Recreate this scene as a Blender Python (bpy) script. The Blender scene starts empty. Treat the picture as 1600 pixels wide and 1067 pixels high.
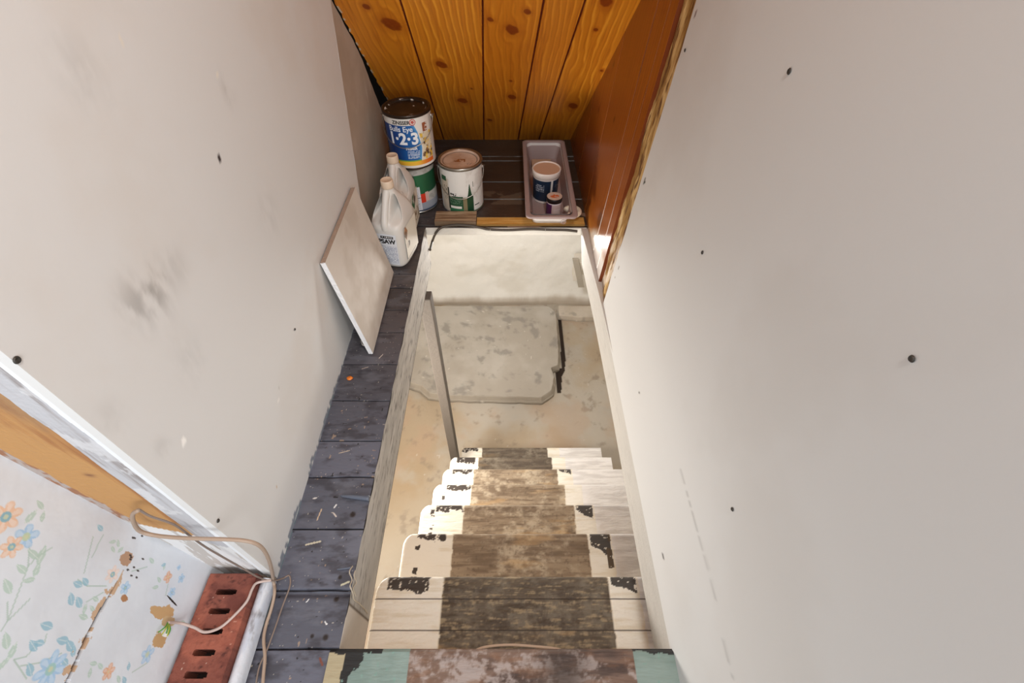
import bpy, math, numpy as np
from mathutils import Vector
C = bpy.context.scene
COL = C.collection

# ------------------------------------------------------------------ camera, light, exposure
S = 1.02                      # metres per unit; one unit = height of the lens above the landing floor
F = 711.0; CX = 793.0; CY = 533.0; PITCH = math.radians(48.5)
ct, st = math.cos(PITCH), math.sin(PITCH)
cam = bpy.data.cameras.new('camera'); co = bpy.data.objects.new('camera', cam); COL.objects.link(co)
cam.sensor_width = 36.0; cam.lens = F / 1600 * 36; cam.shift_x = (800 - CX) / 1600
cam.clip_start = 0.02; co.location = (0, 0, S); co.rotation_euler = (math.pi / 2 - PITCH, 0, 0)
C.camera = co

w = bpy.data.worlds.new('world'); C.world = w; w.use_nodes = True
w.node_tree.nodes['Background'].inputs[0].default_value = (0.90, 0.96, 1.0, 1)
w.node_tree.nodes['Background'].inputs[1].default_value = 0.85

def light(name, kind, loc, energy, color, size=0.1, target=None):
    l = bpy.data.lights.new(name, kind); l.energy = energy; l.color = color
    if kind == 'AREA': l.size = size
    else: l.shadow_soft_size = size
    o = bpy.data.objects.new(name, l); COL.objects.link(o); o.location = Vector(loc) * S
    if target is not None:
        o.rotation_euler = (Vector(target) * S - o.location).to_track_quat('-Z', 'Y').to_euler()
    return o
light('room_window', 'AREA', (0.7, -1.9, 1.35), 34, (0.98, 0.985, 1.0), 1.5, (0.0, 1.0, 0.4))
light('landing_ceiling_lamp', 'AREA', (0.26, -0.10, 1.95), 11, (1, 0.97, 0.93), 0.15, (0.0, 0.9, -0.6))
light('added_hatch_light', 'POINT', (-0.70, 0.80, -0.58), 44, (1, 0.95, 0.88), 0.16)  # unseen light added to brighten the treads and the pine above the hatch
light('added_far_fill', 'POINT', (0.1, 1.95, -0.30), 24, (1, 0.985, 0.95), 0.08)  # unseen light added to brighten the basement floor and far wall

C.view_settings.view_transform = 'Standard'; C.view_settings.look = 'None'
C.view_settings.gamma = 1.0; C.view_settings.exposure = 0.16; C.view_settings.use_curve_mapping = False

# ------------------------------------------------------------------ helpers
def ray(u, v):
    a = (u - CX) / F; b = (CY - v) / F
    return np.array([a, ct + b * st, -st + b * ct])
O = np.array([0., 0., 1.])
def onz(u, v, z=0.0): d = ray(u, v); return O + d * ((z - 1) / d[2])
def ony(u, v, y): d = ray(u, v); return O + d * (y / d[1])
def onx(u, v, a, b=0.0):          # plane x = a + b z
    d = ray(u, v); return O + d * ((a + b) / (d[0] - b * d[2]))
def onpl(u, v, p, n):
    d = ray(u, v); p = np.array(p, float); n = np.array(n, float)
    return O + d * (n.dot(p - O) / n.dot(d))

def _h(ix, iy, seed):
    n = (ix.astype(np.int64) * 374761393 + iy.astype(np.int64) * 668265263 + seed * 1442695041) & 0xffffffff
    n = ((n ^ (n >> 13)) * 1274126177) & 0xffffffff
    n = n ^ (n >> 16)
    return (n & 0xffff) / 65535.0
def vn(x, y, seed=0):
    x = np.asarray(x, float) + 1000; y = np.asarray(y, float) + 1000
    ix = np.floor(x); iy = np.floor(y); fx = x - ix; fy = y - iy
    fx = fx * fx * (3 - 2 * fx); fy = fy * fy * (3 - 2 * fy)
    a = _h(ix, iy, seed); b = _h(ix + 1, iy, seed); c = _h(ix, iy + 1, seed); d = _h(ix + 1, iy + 1, seed)
    return (a * (1 - fx) + b * fx) * (1 - fy) + (c * (1 - fx) + d * fx) * fy
def fbm(x, y, seed=0, o=5):
    r = 0; a = 0.5; t = 0; x = np.asarray(x, float) + seed * .37; y = np.asarray(y, float) - seed * .11
    for k in range(o):
        r = r + a * vn(x, y, seed + k * 17); t += a; a *= 0.55
        x, y = 2.03 * (x * .8 - y * .6), 2.03 * (x * .6 + y * .8)
    return r / t
def ss(x, a, b):
    t = np.clip((x - a) / (b - a), 0, 1); return t * t * (3 - 2 * t)
def rgb(r, g, b): return np.array([r, g, b], float) / 255
def lin(c): c = np.clip(c, 0, 1); return np.where(c <= 0.04045, c / 12.92, ((c + 0.055) / 1.055) ** 2.4)
def mix(a, b, t): t = np.asarray(t)[..., None]; return a * (1 - t) + b * t
def base(x, c): return np.ones(np.shape(x) + (3,)) * c
def inpoly(x, y, poly):
    r = np.zeros(np.shape(x), bool); n = len(poly)
    for i in range(n):
        x1, y1 = poly[i]; x2, y2 = poly[(i + 1) % n]
        if y1 == y2: continue
        c = ((y1 > y) != (y2 > y)) & (x < (x2 - x1) * (y - y1) / (y2 - y1) + x1)
        r ^= c
    return r

_M = {}
def mat(name, c=None, rough=0.6, metal=0.0, bump=0.0, bscale=60, vary=0.0, spec=0.5, bstretch=(1, 1, 1)):
    """c None -> colour comes from the mesh's colour attribute"""
    if name in _M: return _M[name]
    m = bpy.data.materials.new(name); m.use_nodes = True; nt = m.node_tree; b = nt.nodes['Principled BSDF']
    b.inputs['Roughness'].default_value = rough; b.inputs['Metallic'].default_value = metal
    b.inputs['Specular IOR Level'].default_value = spec
    tc = nt.nodes.new('ShaderNodeTexCoord'); mp = nt.nodes.new('ShaderNodeMapping'); mp.inputs['Scale'].default_value = bstretch
    nt.links.new(tc.outputs['Object'], mp.inputs[0])
    nz = nt.nodes.new('ShaderNodeTexNoise'); nz.inputs['Scale'].default_value = bscale; nz.inputs['Detail'].default_value = 5
    nt.links.new(mp.outputs[0], nz.inputs['Vector'])
    if c is None:
        at = nt.nodes.new('ShaderNodeAttribute'); at.attribute_name = 'Col'; src = at.outputs['Color']
    else:
        rg = nt.nodes.new('ShaderNodeRGB'); l = lin(np.array(c, float) / 255); rg.outputs[0].default_value = (*l, 1); src = rg.outputs[0]
    if vary:
        hs = nt.nodes.new('ShaderNodeMapRange'); hs.inputs[1].default_value = 0.25; hs.inputs[2].default_value = 0.75
        hs.inputs[3].default_value = 1 - vary; hs.inputs[4].default_value = 1 + vary * 0.5
        nt.links.new(nz.outputs[0], hs.inputs[0])
        mx = nt.nodes.new('ShaderNodeVectorMath'); mx.operation = 'SCALE'
        nt.links.new(src, mx.inputs[0]); nt.links.new(hs.outputs[0], mx.inputs['Scale']); src = mx.outputs[0]
    nt.links.new(src, b.inputs['Base Color'])
    if bump:
        bp = nt.nodes.new('ShaderNodeBump'); bp.inputs['Strength'].default_value = bump; bp.inputs['Distance'].default_value = 0.002
        nt.links.new(nz.outputs[0], bp.inputs['Height']); nt.links.new(bp.outputs[0], b.inputs['Normal'])
    _M[name] = m; return m

def link(name, me, mats, parent=None, origin=None):
    o = bpy.data.objects.new(name, me); COL.objects.link(o)
    for m in (mats if isinstance(mats, (list, tuple)) else [mats]): me.materials.append(m)
    if parent is not None: o.parent = parent
    return o
def tag(o, label, cat, group=None, kind=None):
    if label: o['label'] = label
    if cat: o['category'] = cat
    if group: o['group'] = group
    if kind: o['kind'] = kind
    return o
def empty(name, label, cat, group=None, loc=(0, 0, 0)):
    o = bpy.data.objects.new(name, None); COL.objects.link(o); o.empty_display_size = 0.05
    return tag(o, label, cat, group)
def struct(o): o['kind'] = 'structure'; return o

class MB:
    def __init__(s): s.v = []; s.f = []; s.m = []; s.c = []; s.n = 0
    def add(s, v, f, m=0, c=None):
        v = np.asarray(v, float).reshape(-1, 3)
        s.v.append(v)
        if c is None: c = np.ones((len(v), 3)) * 0.8
        c = np.asarray(c, float)
        if c.ndim == 1: c = np.ones((len(v), 3)) * c
        s.c.append(lin(c)); off = s.n
        for q in f: s.f.append(tuple(int(i) + off for i in q)); s.m.append(m)
        s.n += len(v); return s
    def box(s, x0, x1, y0, y1, z0, z1, m=0, c=None):
        v = [(x, y, z) for z in (z0, z1) for y in (y0, y1) for x in (x0, x1)]
        return s.add(v, [(0, 2, 3, 1), (4, 5, 7, 6), (0, 1, 5, 4), (2, 6, 7, 3), (0, 4, 6, 2), (1, 3, 7, 5)], m, c)
    def grid(s, P, col, m=0, closed_u=False, flip=False):
        """P (nv,nu,3) array"""
        nv, nu = P.shape[:2]; idx = np.arange(nv * nu).reshape(nv, nu)
        if closed_u: idx = np.concatenate([idx, idx[:, :1]], 1)
        f = np.stack([idx[:-1, :-1], idx[:-1, 1:], idx[1:, 1:], idx[1:, :-1]], -1).reshape(-1, 4)
        if flip: f = f[:, ::-1]
        return s.add(P.reshape(-1, 3), f.tolist(), m, None if col is None else np.asarray(col).reshape(-1, 3))
    def tube(s, pts, r, m=0, c=None, n=8, cap=True, smooth=3):
        p = np.array(pts, float)
        if smooth and len(p) > 2:
            q = []
            for i in range(len(p) - 1):
                p0 = p[max(i - 1, 0)]; p1 = p[i]; p2 = p[i + 1]; p3 = p[min(i + 2, len(p) - 1)]
                for k in range(smooth * 2):
                    t = k / (smooth * 2)
                    q.append(0.5 * ((2 * p1) + (-p0 + p2) * t + (2 * p0 - 5 * p1 + 4 * p2 - p3) * t * t + (-p0 + 3 * p1 - 3 * p2 + p3) * t ** 3))
            q.append(p[-1]); p = np.array(q)
        L = len(p); R = r if np.ndim(r) else np.ones(L) * r
        if len(R) != L: R = np.interp(np.linspace(0, 1, L), np.linspace(0, 1, len(R)), R)
        up = np.array([0.13, 0.21, 0.97]); vs = []
        T = np.gradient(p, axis=0); T /= np.linalg.norm(T, axis=1)[:, None] + 1e-12
        for i in range(L):
            a = up - T[i] * up.dot(T[i]); a /= np.linalg.norm(a) + 1e-12; up = a; b = np.cross(T[i], a)
            for k in range(n):
                g = 2 * math.pi * k / n; vs.append(p[i] + R[i] * (a * math.cos(g) + b * math.sin(g)))
        f = [(i * n + k, i * n + (k + 1) % n, (i + 1) * n + (k + 1) % n, (i + 1) * n + k) for i in range(L - 1) for k in range(n)]
        if cap: f += [tuple(range(n))[::-1], tuple(range((L - 1) * n, L * n))]
        return s.add(vs, f, m, c)
    def lathe(s, prof, cx, cy, cz=0, n=48, m=0, c=None, close=True):
        vs = []
        for (r, z) in prof:
            for k in range(n):
                g = 2 * math.pi * k / n; vs.append((cx + r * math.cos(g), cy + r * math.sin(g), cz + z))
        L = len(prof)
        f = [(i * n + k, i * n + (k + 1) % n, (i + 1) * n + (k + 1) % n, (i + 1) * n + k) for i in range(L - 1) for k in range(n)]
        if close: f += [tuple(range(n))[::-1], tuple(range((L - 1) * n, L * n))]
        return s.add(vs, f, m, c)
    def prism(s, poly, z0, z1, m=0, c=None, axis='z'):
        n = len(poly)
        def P(a, b, h): return {'z': (a, b, h), 'x': (h, a, b), 'y': (a, h, b)}[axis]
        v = [P(a, b, z0) for a, b in poly] + [P(a, b, z1) for a, b in poly]
        f = [tuple(range(n))[::-1], tuple(range(n, 2 * n))] + [(i, (i + 1) % n, n + (i + 1) % n, n + i) for i in range(n)]
        return s.add(v, f, m, c)
    def build(s, name, mats, parent=None, smooth=False, bevel=0, sub=0, weld=False):
        me = bpy.data.meshes.new(name)
        V = np.concatenate(s.v) * S
        me.from_pydata(V.tolist(), [], s.f)
        me.polygons.foreach_set('material_index', s.m)
        if smooth: me.polygons.foreach_set('use_smooth', [True] * len(s.f))
        ca = me.color_attributes.new('Col', 'FLOAT_COLOR', 'POINT')
        cc = np.concatenate(s.c); ca.data.foreach_set('color', np.concatenate([cc, np.ones((len(cc), 1))], 1).astype(np.float32).ravel())
        me.update()
        o = link(name, me, mats, parent)
        if bevel:
            b = o.modifiers.new('b', 'BEVEL'); b.width = bevel * S; b.segments = 2; b.limit_method = 'ANGLE'; b.angle_limit = math.radians(35)
        if sub:
            b = o.modifiers.new('s', 'SUBSURF'); b.levels = sub; b.render_levels = sub
        return o

def text_polys(txt, size, weight=0.0):
    cu = bpy.data.curves.new('t', 'FONT'); cu.body = txt; cu.size = size; cu.offset = weight; cu.resolution_u = 4
    cu.align_x = 'CENTER'; cu.align_y = 'CENTER'
    o = bpy.data.objects.new('t', cu); COL.objects.link(o)
    dg = bpy.context.evaluated_depsgraph_get(); dg.update()
    me = bpy.data.meshes.new_from_object(o.evaluated_get(dg))
    v = np.array([tuple(a.co) for a in me.vertices]); f = [tuple(p.vertices) for p in me.polygons]
    bpy.data.objects.remove(o); bpy.data.curves.remove(cu); bpy.data.meshes.remove(me)
    V = [tuple(p) for p in v]; T = [(q[0], q[i], q[i + 1]) for q in f for i in range(1, len(q) - 1)]; out = []
    while T:                                   # short pieces, so that the letters can wrap round a can
        t = T.pop(); e = [(math.dist(V[t[i]][:2], V[t[(i + 1) % 3]][:2]) , i) for i in range(3)]; L, i = max(e)
        xs = [V[k][0] for k in t]
        if max(xs) - min(xs) > size * .09 and L > size * .09:
            a, b, c = t[i], t[(i + 1) % 3], t[(i + 2) % 3]; V.append(tuple((np.array(V[a]) + np.array(V[b])) / 2)); m = len(V) - 1; T += [(a, m, c), (m, b, c)]
        else: out.append(t)
    v = np.array(V); f = out
    return v, f

def mesh_grid(u0, u1, v0, v1, step):
    nu = max(2, int((u1 - u0) / step) + 1); nv = max(2, int((v1 - v0) / step) + 1)
    return np.meshgrid(np.linspace(u0, u1, nu), np.linspace(v0, v1, nv))

# ------------------------------------------------------------------ materials
m_dry = mat('drywall_paint', None, 0.75, bump=0.05, bscale=160)
m_plain = mat('painted_surface', None, 0.7, bump=0.5, bscale=150)
m_pine = mat('varnished_pine', None, 0.32, bump=0.08, bscale=40)
m_plank = mat('worn_floor_paint', None, 0.42, bump=0.5, bscale=120, bstretch=(0.3, 1, 1))
m_tread = mat('worn_tread', None, 0.6, bump=0.6, bscale=160, bstretch=(0.25, 1, 1))
m_conc = mat('concrete', None, 0.8, bump=0.9, bscale=45)
m_dark = mat('dark_gap_backing', (26, 20, 16), 0.8, bump=0.4, vary=0.4, bscale=20)
m_grey = mat('grey_weathered_wood', None, 0.75, bump=0.8, bscale=90, bstretch=(1, 0.12, 1))
m_wood = mat('raw_wood', None, 0.6, bump=0.4, bscale=80)
m_lab = mat('printed_label', None, 0.4)
m_steel = mat('tin', (170, 168, 162), 0.3, metal=0.9)
m_wire = mat('bail_wire', (150, 145, 138), 0.35, metal=0.9)
m_black = mat('black_rubber', (38, 34, 30), 0.6)

# ================================================================== SETTING
LW = lambda z: -0.462 + 0.045 * z       # left wall leans a little
RW = lambda z: 0.303 + 0.070 * z        # right wall leans outward

# ---- left wall (drywall)
Y, Z = mesh_grid(0, 1, 0, 1, 0.0035)
ZZ = Z * 1.5; y1 = 1.2 + 0.21 * np.minimum(ZZ, 1.0) + 0.006 * (vn(ZZ * 20, 0 * ZZ, 3) - 0.5); YY = 0.25 + Y * (y1 - 0.25)
col = base(YY, rgb(218, 217, 215))
f = fbm(YY * 5, ZZ * 5, 11); col = mix(col, rgb(212, 206, 199), ss(f, 0.45, 0.75) * 0.5)
for (u, v, r, a) in [(232, 462, .030, .22), (250, 440, .018, .2), (215, 480, .022, .2), (275, 415, .020, .12), (240, 455, .012, .3),
                     (175, 655, .02, .1), (255, 700, .012, .15), (130, 120, .03, .10), (355, 140, .015, .2), (300, 560, .03, .08), (420, 330, .03, .1)]:
    p = onx(u, v, -0.462, 0.045); n = fbm(YY * 60, ZZ * 25, 5)
    d = np.hypot((YY - p[1]), (ZZ - p[2]) * 0.8); col = mix(col, rgb(128, 124, 120), np.exp(-(d / r) ** 2) * a * 1.3 * ss(n, .35, .7))
# slate paint dragged up from the floor
edge = 0.004 + 0.035 * np.maximum(0, fbm(YY * 14, 0 * YY, 8) - 0.35) * ((YY > .27) & (YY < .8))
col = mix(col, rgb(112, 120, 132), ((ZZ < edge) & (vn(YY * 90, ZZ * 90, 2) > .3)) * 0.8)
# small chips
for (u, v, r, c) in [(343, 247, .004, (60, 50, 50)), (288, 690, .006, (250, 248, 244)), (289, 686, .002, (90, 80, 70)), (435, 625, .004, (235, 232, 228)),
                     (436, 606, .003, (190, 186, 180)), (433, 760, .003, (190, 160, 120)), (340, 117, .004, (230, 225, 215)), (190, 63, .003, (225, 220, 210))]:
    p = onx(u, v, -0.462, 0.045); d = np.hypot(YY - p[1], ZZ - p[2]); col = mix(col, rgb(*c), d < r)
P = np.stack([LW(ZZ), YY, ZZ], -1)
mb = MB(); mb.grid(P, col)
for (ya, za, yb, zb) in [(0.25, 0, 0.25, 1.5), (1.2, 0, 1.41, 1.0)]:   # drywall edges
    n = 30; t = np.linspace(0, 1, n); zz = za + (zb - za) * t; yy = ya + (yb - ya) * t
    G = np.stack([np.stack([LW(zz), yy, zz], -1), np.stack([LW(zz) - .012, yy, zz], -1)], 0); mb.grid(G, base(G[..., 0], rgb(225, 224, 222)))
mb.add([(LW(1.5), .25, 1.5), (LW(1.5), .65, 1.5), (LW(2.), .20, 1.95), (LW(2.), .1, 2.)], [(0, 1, 2, 3)], 0, rgb(212, 207, 201))
wl = struct(mb.build('wall_left', m_dry))

def screw(u, v, r, par, left):
    p = onx(u, v, -0.462, 0.045) if left else onx(u, v, .303, .070); nx = 1 if left else -1
    mb = MB(); g = np.linspace(0, 2 * math.pi, 12, endpoint=False); x = p[0] + nx * .0008
    vs = [(x, p[1] + r * math.cos(a), p[2] + r * math.sin(a)) for a in g] + [(x + nx * .0012, p[1] + r * .75 * math.cos(a), p[2] + r * .75 * math.sin(a)) for a in g]
    vs += [(x + nx * .0002, p[1], p[2])]
    fs = [(i, (i + 1) % 12, 12 + (i + 1) % 12, 12 + i) for i in range(12)] + [(12 + i, 12 + (i + 1) % 12, 24) for i in range(12)]
    mb.add(vs, fs, 0); mb.build('screw', mat('screw_head', (62, 58, 54), .5, metal=.4), par)
for (u, v, r) in [(25, 562, .0037), (460, 514, .0028), (340, 813, .0033)]: screw(u, v, r, wl, True)

# ---- beige panel beyond the drywall
mb = MB(); poly = [(1.18, 0), (1.18, .80), (1.385, .79), (1.467, .695), (1.635, .53), (1.8, .285), (1.83, 0)]
BX = lambda z: -0.487 + 0.035 * z
Y, Z = mesh_grid(0, 1, 0, 1, 0.008); zz = Z * .79
ymax = np.interp(zz, [0, .285, .53, .695, .79], [1.83, 1.80, 1.635, 1.467, 1.385]) + .008 * (vn(zz * 40, zz * 0, 7) - .5)
yy = 1.18 + Y * (ymax - 1.18); c = base(yy, rgb(196, 184, 170)); c = mix(c, rgb(176, 160, 142), ss(fbm(yy * 9, zz * 9, 21), .4, .7) * .5)
for (u, v) in [(573, 145), (577, 130), (505, 30)]:
    p = onx(u, v, -.487, .035); c = mix(c, rgb(225, 218, 208), np.exp(-((yy - p[1]) / .008) ** 2 - ((zz - p[2]) / .03) ** 2) * .6)
mb.grid(np.stack([BX(zz), yy, zz], -1), c); mb.grid(np.stack([BX(zz) - .012, yy, zz], -1), c)
e = np.stack([np.stack([BX(zz[:, -1]), yy[:, -1], zz[:, -1]], -1), np.stack([BX(zz[:, -1]) - .012, yy[:, -1], zz[:, -1]], -1)], 0)
mb.grid(e, base(e[..., 0], rgb(120, 105, 90)))
struct(mb.build('wall_left_back', m_dry))

# ---- dark backing added behind the gap, shade put into its colour
mb = MB(); mb.box(-.70, -.66, 1.0, 2.6, -.02, 1.6); mb.box(-.70, .60, 2.30, 2.34, -.02, 1.2)
struct(mb.build('wall_back', m_dark))

# ---- right drywall
Y, Z = mesh_grid(0, 1, 0, 1, 0.004); ZZ = -.012 + Z * 1.512
y1 = 1.045 + .012 * ZZ + .004 * (vn(ZZ * 30, 0 * ZZ, 9) - .5); YY = -.45 + Y * (y1 + .45)
col = base(YY, rgb(206, 205, 203)); col = mix(col, rgb(198, 195, 191), ss(fbm(YY * 4, ZZ * 4, 31), .45, .75) * .5)
def yline(u0, v0, u1, v1, a, wd, col, dash=25):
    p = onx(u0, v0, .303, .07)[1:]; q = onx(u1, v1, .303, .07)[1:]
    d = q - p; L = np.hypot(*d); d = d / L; s_ = (YY - p[0]) * d[0] + (ZZ - p[1]) * d[1]; t_ = (YY - p[0]) * d[1] - (ZZ - p[1]) * d[0]
    k = (s_ > 0) & (s_ < L) & (vn(s_ * dash * 4, s_ * 0, 4) > .4)
    return mix(col, rgb(150, 148, 146), k * np.exp(-(t_ / wd) ** 2) * a)
col = yline(1062, 730, 1110, 900, .5, .003, col); col = yline(1128, 990, 1146, 1060, .55, .003, col); col = yline(1110, 900, 1120, 945, .4, .003, col)
for (u, v, r, c) in [(1036, 869, .0028, (70, 62, 58)), (997, 601, .0018, (110, 100, 90)), (999, 612, .0025, (80, 70, 64)), (967, 417, .003, (120, 112, 104)), (961, 433, .002, (150, 140, 130)),
                     (1087, 20, .004, (110, 90, 90)), (1007, 283, .004, (60, 60, 50))]:
    p = onx(u, v, .303, .07); col = mix(col, rgb(*c), np.hypot(YY - p[1], (ZZ - p[2]) * .7) < r * 1.3)
mb = MB(); mb.grid(np.stack([RW(ZZ), YY, ZZ], -1), col, flip=True)
z_ = ZZ[:, -1]; y_ = YY[:, -1]
e = np.stack([np.stack([RW(z_), y_, z_], -1), np.stack([RW(z_) + .013, y_, z_], -1)], 0); mb.grid(e, base(e[..., 0], rgb(225, 215, 205)))
wr = struct(mb.build('wall_right', m_dry))
for (u, v, r) in [(1234, 111, .0042), (1098, 394, .0036), (1145, 795, .0032), (1426, 560, .0035), (1071, 78, .0035)]: screw(u, v, r, wr, False)

# ---- rough golden strip between drywall and pine (torn facing on the stud)
Y, Z = mesh_grid(0, 1, 0, 1, 0.0035); ZZ = -.008 + Z * 1.4; YY = 1.035 + Y * .13
n1 = fbm(YY * 30, ZZ * 9, 41); n2 = fbm(YY * 90, ZZ * 22, 42)
c = mix(base(YY, rgb(150, 112, 58)), rgb(202, 168, 112), ss(n1, .42, .62)); c = mix(c, rgb(84, 50, 22), ss(n2, .55, .72) * .8)
c = mix(c, rgb(214, 200, 184), ss(fbm(YY * 22 + 5, ZZ * 7, 43), .56, .68) * ss(-ZZ, -.45, -.1) * .9)
c = mix(c, rgb(20, 14, 10), (YY < 1.06) & (ZZ > .50) & (ZZ < .75) & (vn(ZZ * 25, YY * 0, 4) > .3))
mb = MB(); mb.grid(np.stack([RW(ZZ) + .016 - .014 * n1 * ss(YY, 1.035, 1.06), YY, ZZ], -1), c, flip=True)
struct(mb.build('trim_1', m_wood, smooth=True))

# ---- pine boards
def pine(u, v, seams, knots, seed, light_c, mid_c, dark_c):
    """u across (list of seam functions of v gives board index), v along"""
    bi = np.zeros(np.shape(u), int); dist = np.full(np.shape(u), 9.)
    for sf in seams:
        s_ = sf(v); bi += (u > s_); dist = np.minimum(dist, np.abs(u - s_))
    off = bi * 3.7 + seed
    kn = np.zeros(np.shape(u)); halo = np.zeros(np.shape(u)); ue = u + 0
    for (ku, kv, kr) in knots:
        a = kr * 1.15; dx = u - ku + .25 * a * np.sin((v - kv) / a); dy = (v - kv) * .95; r2 = dx * dx + (dy * .42) ** 2
        ue = ue - .95 * dx * (2.0 * a * a) / (r2 + 1.2 * a * a)
        dd = np.sqrt(dx * dx + (dy * .85) ** 2) / a * (1 + .5 * (fbm(u * 60, v * 60, 5) - .5))
        kn = np.maximum(kn, (1 - ss(dd, .75, 1.1)) * (.80 + .35 * (fbm(u * 160, v * 160, 6) - .3)))
        halo = np.maximum(halo, 1 - ss(dd, 1.0, 2.4))
    ph = ue * 44 + off + 3.6 * fbm(u * 5 + off, v * 1.3 + off, seed) + .25 * fbm(u * 16, v * 4 + off, seed + 6) + .30 * fbm(u * 40, v * 5 + off, seed + 3)
    ring = ph % 1.0; br = ss(ring, .0, .12) * (1 - ss(ring, .12, .42)); dkl = ss(ring, .70, .93) * (1 - ss(ring, .96, 1.0))
    c = mix(base(u, light_c * .5 + mid_c * .5), mid_c, .5 * fbm(u * 5 + off, v * 1.2, seed + 9))
    c = mix(c, light_c * 1.08, br * (.25 + .6 * ss(fbm(u * 8 + off, v * 2, seed + 21), .4, .65))); c = mix(c, mid_c * .6 + dark_c * .4, dkl * .35); c = mix(c, dark_c, halo * .22)
    fine = fbm(u * 220, v * 7 + off, seed + 2); c = mix(c, dark_c, ss(fine, .5, .8) * .28)
    c = mix(c, mid_c, _h(bi, bi * 0, seed) * .35)
    c = mix(c, dark_c * .95, kn * .95); return c, dist

RN = np.array([0, .70, .719]); RP = (0, 2.187, 0)     # roof underside plane: y = 2.187 - .719 s, z = .70 s
def sx(u, v):
    p = onpl(u, v, RP, RN); return p[0], p[2] / .70
def seamline(p, q):
    x0, s0 = sx(*p); x1, s1 = sx(*q); return lambda s: x0 + (x1 - x0) * (s - s0) / (s1 - s0)
sm = [seamline((625, 0), (672, 150)), seamline((754, 0), (756, 215)), seamline((850, 0), (810, 215)), seamline((915, 0), (843, 215))]
kn = [(*sx(u, v), r) for (u, v, r) in [(612, 38, .022), (690, 101, .016), (723, 157, .016), (800, 46, .017), (824, 18, .009), (800, 151, .014), (895, 165, .017),
      (947, 2, .016), (798, 126, .005), (766, 30, .008), (765, 187, .009), (940, 110, .005), (931, 46, .006), (572, 10, .009), (737, 138, .004)]]
X, SS_ = mesh_grid(0, 1, 0, 1, 0.0018)
sA, sB = -.06, 1.25; SV = sA + SS_ * (sB - sA)
lft = seamline((525, 8), (598, 143)); xl = lft(SV) + .006 * (vn(SV * 50, SV * 0, 6) - .5); xr = .318 + .07 * .70 * SV
xl = np.maximum(xl, -.62); xl = np.where(SV < .35, lft(SV) - 0.0, xl)
XX = xl + X * (xr - xl)
c, dist = pine(XX, SV, sm, kn, 5, rgb(250, 178, 58), rgb(222, 128, 26), rgb(148, 62, 14))
c = mix(c, rgb(96, 28, 14), 1 - ss(dist, .0018, .0032))
c = mix(c, rgb(225, 205, 180), (X < .006) & (vn(SV * 60, SV * 0, 3) > .7))
dep = .004 * (1 - ss(dist, .001, .004))
P = np.stack([XX, 2.187 - .719 * SV + .7 * dep, .70 * SV + .719 * dep], -1)
mb = MB(); mb.grid(P, c, flip=True); mb.grid(P + np.array([0, .02, .02]), c)
yy_, zz_ = 2.187 - .719 * 1.25, .70 * 1.25; 
mb.add([(-.62, yy_, zz_), (.42, yy_, zz_), (.50, -.1, 2.227), (-.62, -.1, 2.227)], [(0, 1, 2, 3)], 0, rgb(206, 130, 44))
struct(mb.build('ceiling', m_pine))

# right pine panelling, painted white at its foot
Y, Z = mesh_grid(0, 1, 0, 1, 0.0025); ZZ = -.006 + Z * 1.4; YY = 1.155 + Y * 1.1
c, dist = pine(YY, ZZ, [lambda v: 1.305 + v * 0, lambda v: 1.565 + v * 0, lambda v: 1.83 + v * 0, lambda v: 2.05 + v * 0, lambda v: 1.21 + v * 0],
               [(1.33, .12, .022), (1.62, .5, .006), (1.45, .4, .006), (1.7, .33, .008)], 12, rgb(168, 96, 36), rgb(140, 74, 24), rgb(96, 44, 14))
wt = .085 + .03 * (fbm(YY * 12, ZZ * 3, 77) - .5) - .10 * ss(YY, 1.28, 1.5)
c = mix(c, rgb(214, 206, 200), 1 - ss(ZZ, wt - .02, wt + .02))
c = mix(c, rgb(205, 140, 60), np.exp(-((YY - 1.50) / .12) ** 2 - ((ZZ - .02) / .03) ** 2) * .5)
sq = rgb(70, 22, 10) * (ZZ > wt)[..., None] + rgb(120, 112, 105) * (ZZ <= wt)[..., None]
c = np.where((dist < .0022)[..., None], sq, c)
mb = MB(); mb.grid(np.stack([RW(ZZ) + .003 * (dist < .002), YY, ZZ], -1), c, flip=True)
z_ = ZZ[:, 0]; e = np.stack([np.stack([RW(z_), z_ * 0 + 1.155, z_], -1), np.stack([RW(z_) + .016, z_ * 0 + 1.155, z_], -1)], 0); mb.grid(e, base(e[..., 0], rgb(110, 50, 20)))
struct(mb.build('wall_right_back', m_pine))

# ---- plank floor
def plankcol(X, Y, seams):
    bi = np.zeros(X.shape, int); d = np.full(X.shape, 9.)
    for k, s_ in enumerate(seams):
        sy = s_ + .0015 * (vn(X * 14, X * 0, k) - .5) + .01 * X * 0; bi += Y > sy; d = np.minimum(d, np.abs(Y - sy))
    warm = ss(Y, .45, 1.3)
    c = mix(base(X, rgb(92, 94, 106)), rgb(76, 68, 66), warm)
    c = c * (0.88 + .24 * _h(bi, bi * 0, 4))[..., None]
    c = mix(c, rgb(52, 50, 56), ss(fbm(X * 25, Y * 60, 51), .5, .75) * .6)
    c = mix(c, rgb(120, 122, 132), ss(fbm(X * 14 + 3, Y * 30, 52), .58, .75) * .35)
    sp = vn(X * 330, Y * 330, 53); c = mix(c, rgb(205, 196, 180), (sp > .962) * .8)
    sp = vn(X * 150, Y * 150, 54) * ss(fbm(X * 20, Y * 20, 56), .45, .6); c = mix(c, rgb(178, 150, 124), (sp > .93) * .7)
    sp = vn(X * 120, Y * 120, 55); c = mix(c, rgb(24, 22, 24), (sp > .955) * .9)
    return c, d, bi
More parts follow.
